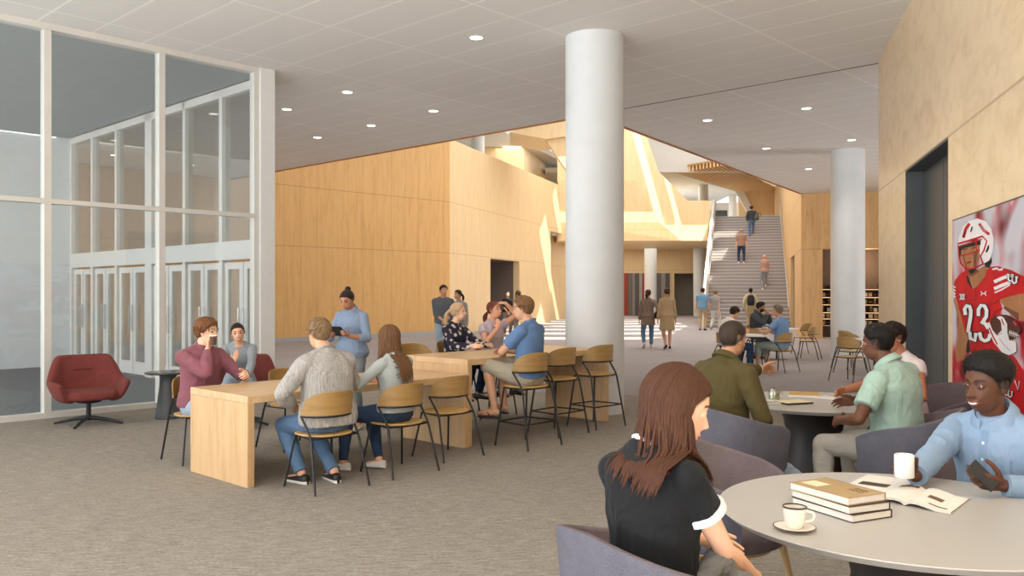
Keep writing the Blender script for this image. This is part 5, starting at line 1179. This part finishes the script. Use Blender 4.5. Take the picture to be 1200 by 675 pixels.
stroke('white',12,[(281,132),(288,146),(281,160)],7,'B'); stroke('white',12,[(316,132),(309,146),(316,160)],7,'B'); stroke('white',12,[(286,146),(311,146)],8,'B')
shape('brown',14,oval(460,390,118,88,.35),'B'); shape('dred',15,oval(532,362,22,28,.3),'B'); stroke('grey',16,[(524,350),(540,374)],5,'B'); stroke('white',15,[(405,318),(440,345),(470,372)],12,'B'); stroke('white',15,[(490,425),(560,450)],7,'B')
for i in range(5): stroke('white',15,[(496+13*i,412+5*i),(490+13*i,445+5*i)],5,'B')
shape('white',17,[(328,362),(345,430),(378,500),(440,572),(490,592),(545,565),(540,492),(492,482),(478,430),(476,365),(448,318),(415,306),(432,360),(436,412),(400,448),(368,410),(345,352)],'B'); stroke('red',18,[(345,395),(372,455),(402,512)],10,'B'); stroke('red',18,[(436,330),(452,372)],9,'B'); stroke('grey',18,[(420,470),(455,520),(500,560)],5,'B'); stroke('grey',18,[(400,450),(440,430)],5,'B')
po = pb.build('print', [pm[k_] for k_ in pk], poster, smooth=False, loc=inv)

# ------------------------------------------------------------------ on the large grey table
m_china = plain('cream_china','e6ded2',.25,.5,.02); m_rim = plain('brown_glaze','4a352c',.4,.4,.05)
TZ = .741
cp = empty('saucer', (1.02,3.09,TZ), 0, 'white saucer with a dark rim under the coffee cup', 'saucer')
MB().lathe([(.01,.0),(.038,.0),(.045,.004),(.072,.011),(.0745,.0135),(.072,.014),(.044,.008),(.01,.006)], 40).build('dish', m_china, cp, angle=60); MB().lathe([(.0715,.0142),(.0752,.0138),(.0748,.0120)], 40).build('rim', m_rim, cp)
cu = empty('coffee_cup', (1.02,3.09,TZ+.0075), 0, 'white coffee cup with a dark rim standing on its saucer', 'cup')
MB().lathe([(.01,0),(.026,0),(.029,.006),(.037,.03),(.0425,.078),(.0405,.078),(.035,.03),(.027,.010),(.01,.009)], 40).build('body', m_china, cu, angle=60); MB().lathe([(.0428,.074),(.0433,.0785),(.0402,.0795),(.0400,.0745)], 40).build('rim', m_rim, cu); MB().lathe([(.005,.062),(.0385,.062)], 32).build('coffee', plain('coffee','2e1a10',.15,.5,.05), cu)
MB().tube(fillet([(.036,-.008,.062),(.066,-.018,.060),(.062,-.016,.028),(.034,-.008,.024)], .018), .0045, 8).build('handle', m_china, cu)
m_page = plain('page_edges','d9d4cb',.8,.2,.04,60); m_tan = plain('tan_cover','a58c64',.6,.3,.08,4); m_dkcover = plain('dark_brown_cover','463831',.55,.3,.08); m_cream = plain('cream_label','d9cfae',.7,.2,.02)
def book(z, dx, dy, rot, cover, label, w=.204, l=.312, t=.0295):
    a = math.degrees(math.atan2(.423,-.906)); o = empty('book', (1.2915+dx,3.3625+dy,z), a-180+rot, label, 'book', 'hardback books stacked on the grey table')
    MB().box((0,0,.0014),(w,l,.0028)).box((0,0,t-.0014),(w,l,.0028)).box((w/2-.0015,0,t/2),(.003,l,t)).build('cover', cover, o, smooth=False); MB().box((-.001,0,t/2),(w-.006,l-.006,t-.0058)).build('pages', m_page, o, smooth=False); return o
book(TZ,0,0,0,m_dkcover,'dark bound book at the bottom of the stack on the grey table'); book(TZ+.0297,-.004,.004,2,m_dkcover,'dark bound book in the middle of the stack on the grey table'); b3 = book(TZ+.0594,-.012,.012,-1,m_tan,'tan covered book lying on top of the stack on the grey table',.198,.300)
MB().box((-.025,.085,.0299),(.075,.085,.0006)).build('cover_label', m_cream, b3, smooth=False)
lt = MB()
for i in range(3):
    for j in range(5): lt.box((.015+.020*i,-.055-.014*j,.0299),(.013 if (i+j) % 3 else .008,.003,.0006)); lt.box((.009+.020*i+.003*(j % 2),-.050-.014*j,.0299),(.003,.010,.0006))
lt.build('cover_marks', m_rim, b3, smooth=False)
def magazine(S1, ax, ay, wd, ln, label, arch=.016, marks=()):
    """an open magazine: spine from S1 along ay, pages arching out along +-ax"""
    o = empty('magazine', (S1[0],S1[1],TZ), 0, label, 'magazine'); ax, ay = Vector((*ax,0)).normalized(), Vector((*ay,0)).normalized()
    for sg in (-1,1):
        pr = []
        for i in range(13):
            u = i/12; zt = .004+arch*math.sin(min(1,u*1.5)**.7*math.pi*.95)*(1-u*.55)+.006*(1-u); pr.append((u*wd*sg, max(zt,.0035)))
        rings = []
        for v_ in (0, ln):
            rings.append([ax*x+ay*v_+Vector((0,0,z)) for x, z in pr]+[ax*x+ay*v_+Vector((0,0,max(.0006,z-.010*(1-.4*abs(x)/wd)))) for x, z in reversed(pr)])
        MB().loft(rings, True, True).build('page_block', m_page, o, angle=40)
        ms_ = MB()
        for s_, u0, u1, v0, v1 in marks:
            if s_ != sg: continue
            def zz(u): i = min(11, int(u*12)); f = u*12-i; return pr[i][1]*(1-f)+pr[i+1][1]*f+.0006
            n = 5
            for k_ in range(n):
                a_, b_ = u0+(u1-u0)*k_/n, u0+(u1-u0)*(k_+1)/n; ms_.add([ax*(a_*wd*sg)+ay*(v0*ln)+Vector((0,0,zz(a_))), ax*(b_*wd*sg)+ay*(v0*ln)+Vector((0,0,zz(b_))), ax*(b_*wd*sg)+ay*(v1*ln)+Vector((0,0,zz(b_))), ax*(a_*wd*sg)+ay*(v1*ln)+Vector((0,0,zz(a_)))], [(0,1,2,3)])
        if ms_.v: ms_.build('printed_picture', plain('printed_brown','6d5742',.6,.2,.3,60), o, smooth=False)
    return o
magazine((1.577,3.44), (.62,-.785), (.65,.76), .185, .305, 'open magazine lying in front of the man with the phone', marks=((1,.30,.62,.42,.58),(1,.45,.85,.14,.19),(-1,.10,.55,.84,.97),(1,.97,1.0,.0,1.0)))
mg = empty('magazine', (1.655,3.83,TZ), 40, 'closed white magazine with dark picture, half behind the book stack', 'magazine'); MB().box((0,0,.003),(.21,.28,.006)).build('pages', m_page, mg, smooth=False); MB().box((0,-.06,.0063),(.15,.07,.0006)).build('printed_picture', m_rim, mg, smooth=False)
ls = MB().box((0,0,.001),(.15,.10,.002)).build('loose_sheet', m_page, None, smooth=False); place(ls, (1.50,3.72,TZ), 20); tag(ls, 'small white sheet of paper behind the stacked books', 'paper')
# white mug and phone in the man's hands
mu = empty('mug', (1.680,3.666,.806), 10, 'white straight mug held in the blue shirted man\'s raised hand', 'mug')
MB().lathe([(.01,0),(.037,0),(.040,.003),(.040,.096),(.0375,.098),(.036,.095),(.036,.01),(.01,.008)], 40).build('body', plain('white_mug','e4e2df',.3,.5,.02), mu, angle=60); MB().lathe([(.005,.085),(.036,.085)], 32).build('coffee', m_rim, mu)
ph = empty('phone', (1.968,3.575,.832), 0, 'dark smartphone held in the blue shirted man\'s left hand', 'phone'); ph.rotation_euler = (R(58),R(-32),R(28))
MB().box((0,0,0),(.064,.128,.008)).build('body', m_black, ph, bevel=.003); MB().box((0,0,.0045),(.058,.118,.0008)).build('screen', plain('dark_screen','26282c',.1,.5,.05), ph, smooth=False)

# ------------------------------------------------------------------ on the second grey table
m_jar = glass('jar_glass','eef2ee',.12)
jr = empty('glass_jar', (2.07,6.76,TZ), 0, 'glass jar with pale contents standing on the second grey table', 'jar')
MB().lathe([(.01,0),(.040,.001),(.044,.008),(.044,.075),(.036,.088),(.037,.102),(.0345,.102),(.0335,.088),(.041,.074),(.041,.010),(.01,.006)], 32).build('glass', m_jar, jr, angle=60); MB().lathe([(.01,.008),(.0385,.010),(.0395,.06),(.01,.062)], 28).build('contents', plain('pale_filling','cfc4a0',.7,.2,.25,60), jr); MB().lathe([(.0375,.086),(.0385,.088),(.0385,.094),(.0375,.096)], 28).build('band', plain('tin_band','9a9890',.3,.5,.05,4,.7), jr)
MB().tube(fillet([(.042,0,.07),(.068,0,.066),(.066,0,.03),(.042,0,.026)], .015), .005, 8).build('handle', m_jar, jr)
def flat(name, x, y, h, sz, m, label, cat, mk=None):
    o = empty(name, (x,y,TZ), h, label, cat); MB().box((0,0,sz[2]/2),sz).build('pages', m, o, bevel=.002)
    if mk: MB().box((mk[0],mk[1],sz[2]+.0005),(mk[2],mk[3],.001)).build('cover', mk[4], o, smooth=False)
    return o
flat('magazine', 1.96,6.62,62,(.22,.30,.010), m_page, 'pale magazine lying under the glass jar\'s side, nearest the olive sweater man', 'magazine', (0,-.02,.19,.12,plain('grey_print','8f8d8c',.6,.2,.2,30)))
flat('notebook', 2.17,6.60,70,(.17,.24,.014), m_dkcover, 'dark covered notebook beside the glass jar', 'notebook', (0,0,.165,.235,m_cream))
flat('folder', 2.42,7.10,18,(.24,.31,.016), m_page, 'tan folder lying at the far edge of the second grey table', 'folder', (0,0,.236,.30,plain('manila','bd9a62',.7,.2,.06)))
flat('magazine', 2.62,6.93,52,(.21,.28,.009), m_page, 'white magazine in the middle of the second grey table', 'magazine', (0,.05,.17,.10,plain('pale_print','b7a9a2',.6,.2,.2,30)))
gc = MB().ellipsoid((0,0,.021),(.030,.078,.021),20,12).build('glasses_case', plain('brown_case','4a3a30',.5,.3,.1), None); place(gc, (2.74,6.76,TZ), 72); tag(gc, 'brown rounded glasses case on the second grey table', 'case')

# ------------------------------------------------------------------ things carried
j = PP['pink']['_j']; W_ = j['root'].matrix_basis
def world(s, p): a = -s['_j']['root'].rotation_euler.z; c, n = math.cos(a), math.sin(a); L_ = s['_j']['root'].location; return (L_.x+p[0]*c+p[1]*n, L_.y-p[0]*n+p[1]*c, L_.z+p[2])
w_ = world(PP['pink'], j['wr']['r']); m_cupd = plain('brown_cup','5a4036',.5,.3,.05)
cu = empty('paper_cup', (w_[0]+.065,w_[1]-.035,w_[2]+.045), 0, 'small brown cup raised to the rose sweater man\'s mouth', 'cup'); MB().lathe([(.01,0),(.026,0),(.034,.085),(.032,.085),(.02,.01)], 24).build('body', m_cupd, cu, angle=60); MB().lathe([(.0345,.080),(.0355,.087),(.030,.092),(.01,.093)], 24).build('lid', plain('white_lid','d8d4ce',.4), cu, angle=60)
j = PP['tablet']['_j']; a_, b_ = (world(PP['tablet'], j['wr'][n]) for n in 'lr'); c_ = [(x+y)/2 for x, y in zip(a_, b_)]
tb = empty('tablet', (c_[0]-.02,c_[1]-.07,c_[2]+.045), 196, 'dark tablet held by the standing woman in the light blue shirt', 'tablet'); tb.rotation_euler.x = R(28)
MB().box((0,0,0),(.17,.24,.010)).build('body', m_black, tb, bevel=.003); MB().box((0,0,.0055),(.150,.215,.001)).build('screen', plain('tablet_screen','3a3f46',.15,.5), tb, smooth=False)
def backpack(name, loc, h, s_, label, col):
    o = empty(name, loc, h, label, 'bag')
    rings = []
    for z, w2, d2 in ((-.24,.10,.05),(-.22,.145,.085),(-.05,.155,.10),(.12,.145,.085),(.20,.11,.06),(.225,.05,.03)):
        rings.append([(math.copysign(abs(math.cos(t))**.6,math.cos(t))*w2*s_, math.copysign(abs(math.sin(t))**.6,math.sin(t))*d2*s_, z*s_) for t in [2*math.pi*i/20 for i in range(20)]])
    MB().loft(rings, True, True).build('bag_body', col, o, angle=70)
    MB().loft([[(math.copysign(abs(math.cos(t))**.5,math.cos(t))*.11*s_*k_, -.095*s_-d_, -.08*s_+math.copysign(abs(math.sin(t))**.5,math.sin(t))*.10*s_*k_) for t in [2*math.pi*i/16 for i in range(16)]] for k_, d_ in ((1,0),(.95,.025),(.6,.03))], True, True).build('front_pocket', col, o, angle=60)
    MB().tube(fillet([(-.03,0,.22*s_),(-.03,.0,.27*s_),(.03,.0,.27*s_),(.03,0,.22*s_)], .02), .008, 6).build('grab_handle', col, o)
    for sx in (-1,1): MB().tube(bez((sx*.08*s_,.06*s_,.18*s_),(sx*.13*s_,.20*s_,.30*s_),(sx*.12*s_,.24*s_,.0)), .014, 6).build('strap', col, o)
    return o
s = PP['backpacker']; p_ = world(s, s['_j']['sp'](.55)+A3(0,-.20,0)); backpack('backpack', p_, 14, 1.0, 'black backpack worn by the man at the foot of the stairs', m_bag)
s = PP['climber_bag']; p_ = world(s, s['_j']['sp'](.35)+A3(.26,-.06,0)); backpack('backpack', p_, 60, .9, 'grey green backpack hanging beside the climber in the dark jacket', plain('sage_nylon','4f5a55',.7,.3,.1))
s = PP['parka']; p_ = world(s, A3(.25,.04,.98)); hb = empty('handbag', p_, 6, 'dark handbag on the arm of the woman in the taupe parka', 'bag')
MB().loft([[(math.copysign(abs(math.cos(t))**.6,math.cos(t))*d2, math.copysign(abs(math.sin(t))**.6,math.sin(t))*w2, z) for t in [2*math.pi*i/20 for i in range(20)]] for z, w2, d2 in ((-.14,.10,.04),(-.12,.17,.07),(-.02,.18,.075),(.05,.14,.04),(.07,.11,.015))], True, True).build('bag_body', m_bag, hb, angle=70)
MB().tube(bez((0,-.10,.06),(0,0,.42),(0,.10,.06)), .009, 6).build('handle', m_bag, hb)
# grey jacket lying over the reader's lap and chair arm
pr = Prims(); rg = np.random.default_rng(4)
for i in range(9):
    x = .64+.02*i; pr.tube([A3(x-.06,2.63+.03*math.sin(i),.71-.012*i), A3(x,2.67,.765-.02*i+.016*math.sin(i*2.1)), A3(x+.05,2.72,.69-.03*i), A3(x+.06,2.74,.56-.02*i)], [.03,.042,.045,.038], 12, ratio=.8)
me, co = weld(pr, .0045, 5); root = empty('jacket', (.70,2.66,.5), 0, 'crumpled grey jacket draped over the lap and chair arm of the woman in black', 'jacket'); co = co-A3(.70,2.66,.5)
finish(me, co, 'cloth', fb('grey_melange','6c6a66',var=.3,scale=300), root, None, .008, 9, (16,42,26))
# pale wristband on the pointing arm
s = PP['pointer']; j = s['_j']; E_, Wr = j['el']['l'], j['wr']['l']; d_ = unit(Wr-E_); MB().tube([Wr-d_*.03, Wr-d_*.026, Wr-d_*.004, Wr], [.030,.035,.035,.030], 20).build('wristband', m_cream, j['root'])

# ------------------------------------------------------------------ cafe shelves and the striped panel beyond
m_led = NT('warm_led'); em = m_led.n('ShaderNodeEmission', {'Color': (1,.62,.28,1), 'Strength': 2.2}); m_led.t.links.new(em.outputs[0], m_led.out.inputs[0]); m_led = m_led.mat
sh = empty('display_shelf', (*cf(2.2,1.2),0), 15.5, 'dark display shelves with warm strip lights in the cafe niche', 'shelf'); m_shelf = plain('dark_oak_shelf','3a2c22',.5,.3,.1)
# local x along the wall to the right, y away from us
for x in (-1.48,-1.10,-.30,.45,1.9): MB().box((x,0,.95),(.04,.5,1.9)).build('upright', m_shelf, sh, smooth=False)
zs_ = (.42,.66,.88,1.16,1.42,1.70)
for z in zs_:
    MB().box((.2,0,z),(3.4,.48,.03)).build('shelf_board', m_shelf, sh, smooth=False)
    MB().box((.2,-.20,z-.022),(3.3,.02,.012)).build('strip_light', m_led, sh, smooth=False)
MB().box((.2,.0,.2),(3.4,.5,.4)).build('cabinet_base', m_shelf, sh, smooth=False)
goods = [plain('kraft_box','b58a58',.7),plain('white_box','d8d0c4',.6),plain('amber_jar','8a4f22',.3,.5),plain('pastry','c08a4a',.8,.2,.2,40)]
protos = {}; n_ = 0
def lc(x, y, z): return (sh.location.x+WP[0]*x+W[0]*y, sh.location.y+WP[1]*x+W[1]*y, z)
for zi, z in enumerate(zs_[:-1]):
    for x in (-1.40,-1.22,-.22,-.02,.17,.34):
        k_ = (n_*7+zi*3) % 4; n_ += 1; key = k_
        nm, lb, ct = (('carton','kraft carton on the lit cafe shelves','box'),('carton','white carton on the lit cafe shelves','box'),('jar','amber jar on the lit cafe shelves','jar'),('pastry_basket','basket of golden pastries on the lit cafe shelves','basket'))[k_]
        if key not in protos:
            o = empty(nm, (0,0,0), 15.5, lb, ct, lb.replace('carton','cartons').replace('jar','jars').replace('basket','baskets')); protos[key] = o
            if k_ < 2: MB().box((0,0,.065),(.12,.12,.13)).build('box_body', goods[k_], o, bevel=.004); MB().box((0,0,.133),(.124,.124,.008)).build('lid', goods[k_], o, bevel=.002)
            elif k_ == 2: MB().lathe([(.01,0),(.045,0),(.05,.01),(.05,.12),(.03,.14),(.03,.16)], 20).build('glass', goods[2], o, angle=50); MB().lathe([(.034,.15),(.034,.175),(.01,.178)], 20).build('lid', goods[1], o, angle=50)
            else:
                MB().lathe([(.05,0),(.07,.04),(.075,.06),(.065,.06),(.05,.02),(.01,.015)], 20).build('basket', m_shelf, o, angle=50); b = MB()
                for i in range(5): b.ellipsoid((.035*math.cos(i*1.26),.035*math.sin(i*1.26),.06),(.03,.022,.02),10,6)
                b.build('pastries', goods[3], o)
        else: o = copy_tree(protos[key])
        o.location = lc(x+.02*math.sin(n_*2.3), -.08, z+.016)
st_ = MB(); cols = ['9a4038','6f6a66','8b8782','5e5a58','a5a19b','9a4038','77726d','8f4a3c','6a6663','95908a','5e5a58']; x = 7.5
for i, w2 in enumerate((.34,.28,.22,.26,.22,.36,.3,.3,.3,.3,.3)): st_.box((x+w2/2,57.93,1.43),(w2-.02,.08,2.86), 0, i); x += w2
o = st_.build('striped_wall_panel', [plain('panel_%d' % i, c, .6) for i, c in enumerate(cols)], None, smooth=False); tag(o, 'wall panel of red and grey vertical stripes under the balcony', 'wall panel')
for p_, e, c in ((cf(2.1,.6),120,(1,.66,.38)),):
    L = D.lights.new('cafe_glow','POINT'); L.energy = e; L.color = c; L.shadow_soft_size = .3; o = D.objects.new('cafe_glow', L); COL.objects.link(o); o.location = (*p_,2.6)
# ------------------------------------------------------------------ light and camera
w = D.worlds.new('sky'); bpy.context.scene.world = w; w.use_nodes = True
bg = w.node_tree.nodes['Background']; bg.inputs[0].default_value = (.97,.98,1.0,1); bg.inputs[1].default_value = 2.5
L = D.lights.new('sun', 'SUN'); L.energy = 8.0; L.angle = R(.3); L.color = (1,.93,.80)
o = D.objects.new('sun', L); COL.objects.link(o); o.rotation_euler = Vector((-.5,1,-1.69)).to_track_quat('-Z','Y').to_euler(); o.location = (0,0,20)
L = D.lights.new('skylight', 'AREA'); L.shape = 'RECTANGLE'; L.size = 11; L.size_y = 28; L.energy = 1500; L.color = (1,.97,.92)
o = D.objects.new('skylight', L); COL.objects.link(o); o.location = (8,34,11.8)
def fill_light(name, loc, dirn, sx, sy, e, c=(.95,.97,1)):  # unseen area lamp added as fill
    L = D.lights.new(name, 'AREA'); L.shape = 'RECTANGLE'; L.size = sx; L.size_y = sy; L.energy = e; L.color = c
    o = D.objects.new(name, L); COL.objects.link(o); o.location = loc; o.rotation_euler = Vector(dirn).to_track_quat('-Z','Z').to_euler(); return o
fill_light('rear_fill', (2,-5,-2.0), (0,.75,.66), 36, 5, 6500, (.97,.985,1))  # added fill below floor level, aimed up to brighten the low ceiling
fill_light('side_fill', (-17,3,-2.0), (.75,.1,.66), 14, 5, 2300, (.97,.985,1))  # second added uplight, off to the left, also for the ceiling
fill_light('cafe_fill', (15.2,20,1.2), (-.75,.1,.66), 10, 2.2, 550, (1,.98,.95))  # unseen fill in the alcove, added to lighten the far ceiling
fill_light('vestibule_fill', (*fr(-7,4.2),2.5), (U[0],U[1],0), 6.5, 4, 380, (.98,.99,1))  # added area light out of view that brightens the vestibule
for nm, loc, sx, sy, e in (('balcony_fill',(7.5,52.5,4.38),7,8,260),('upper_fill',(.6,43.5,9.3),3,5,110),('landing_fill',(11,60,8.6),6,6,380)): fill_light(nm, loc, (0,0,-1), sx, sy, e, (1,.93,.82))  # broad fills added under the upper ceilings to lift dark areas
cam = D.cameras.new('camera'); o = D.objects.new('camera', cam); COL.objects.link(o)
o.location = (0,0,1.6); o.rotation_euler = (R(90),0,0); cam.sensor_width = 36; cam.lens = 1003/1200*36; cam.shift_y = 4.5/1200; cam.clip_end = 300
sc = bpy.context.scene; sc.camera = o
sc.view_settings.view_transform = 'Standard'; sc.view_settings.look = 'None'; sc.view_settings.gamma = 1; sc.view_settings.exposure = .29; sc.view_settings.use_curve_mapping = False
sc.cycles.use_denoising = True; sc.cycles.max_bounces = 10; sc.cycles.diffuse_bounces = 6; sc.cycles.transparent_max_bounces = 16
sc.cycles.use_adaptive_sampling = True; sc.cycles.sample_clamp_indirect = 8
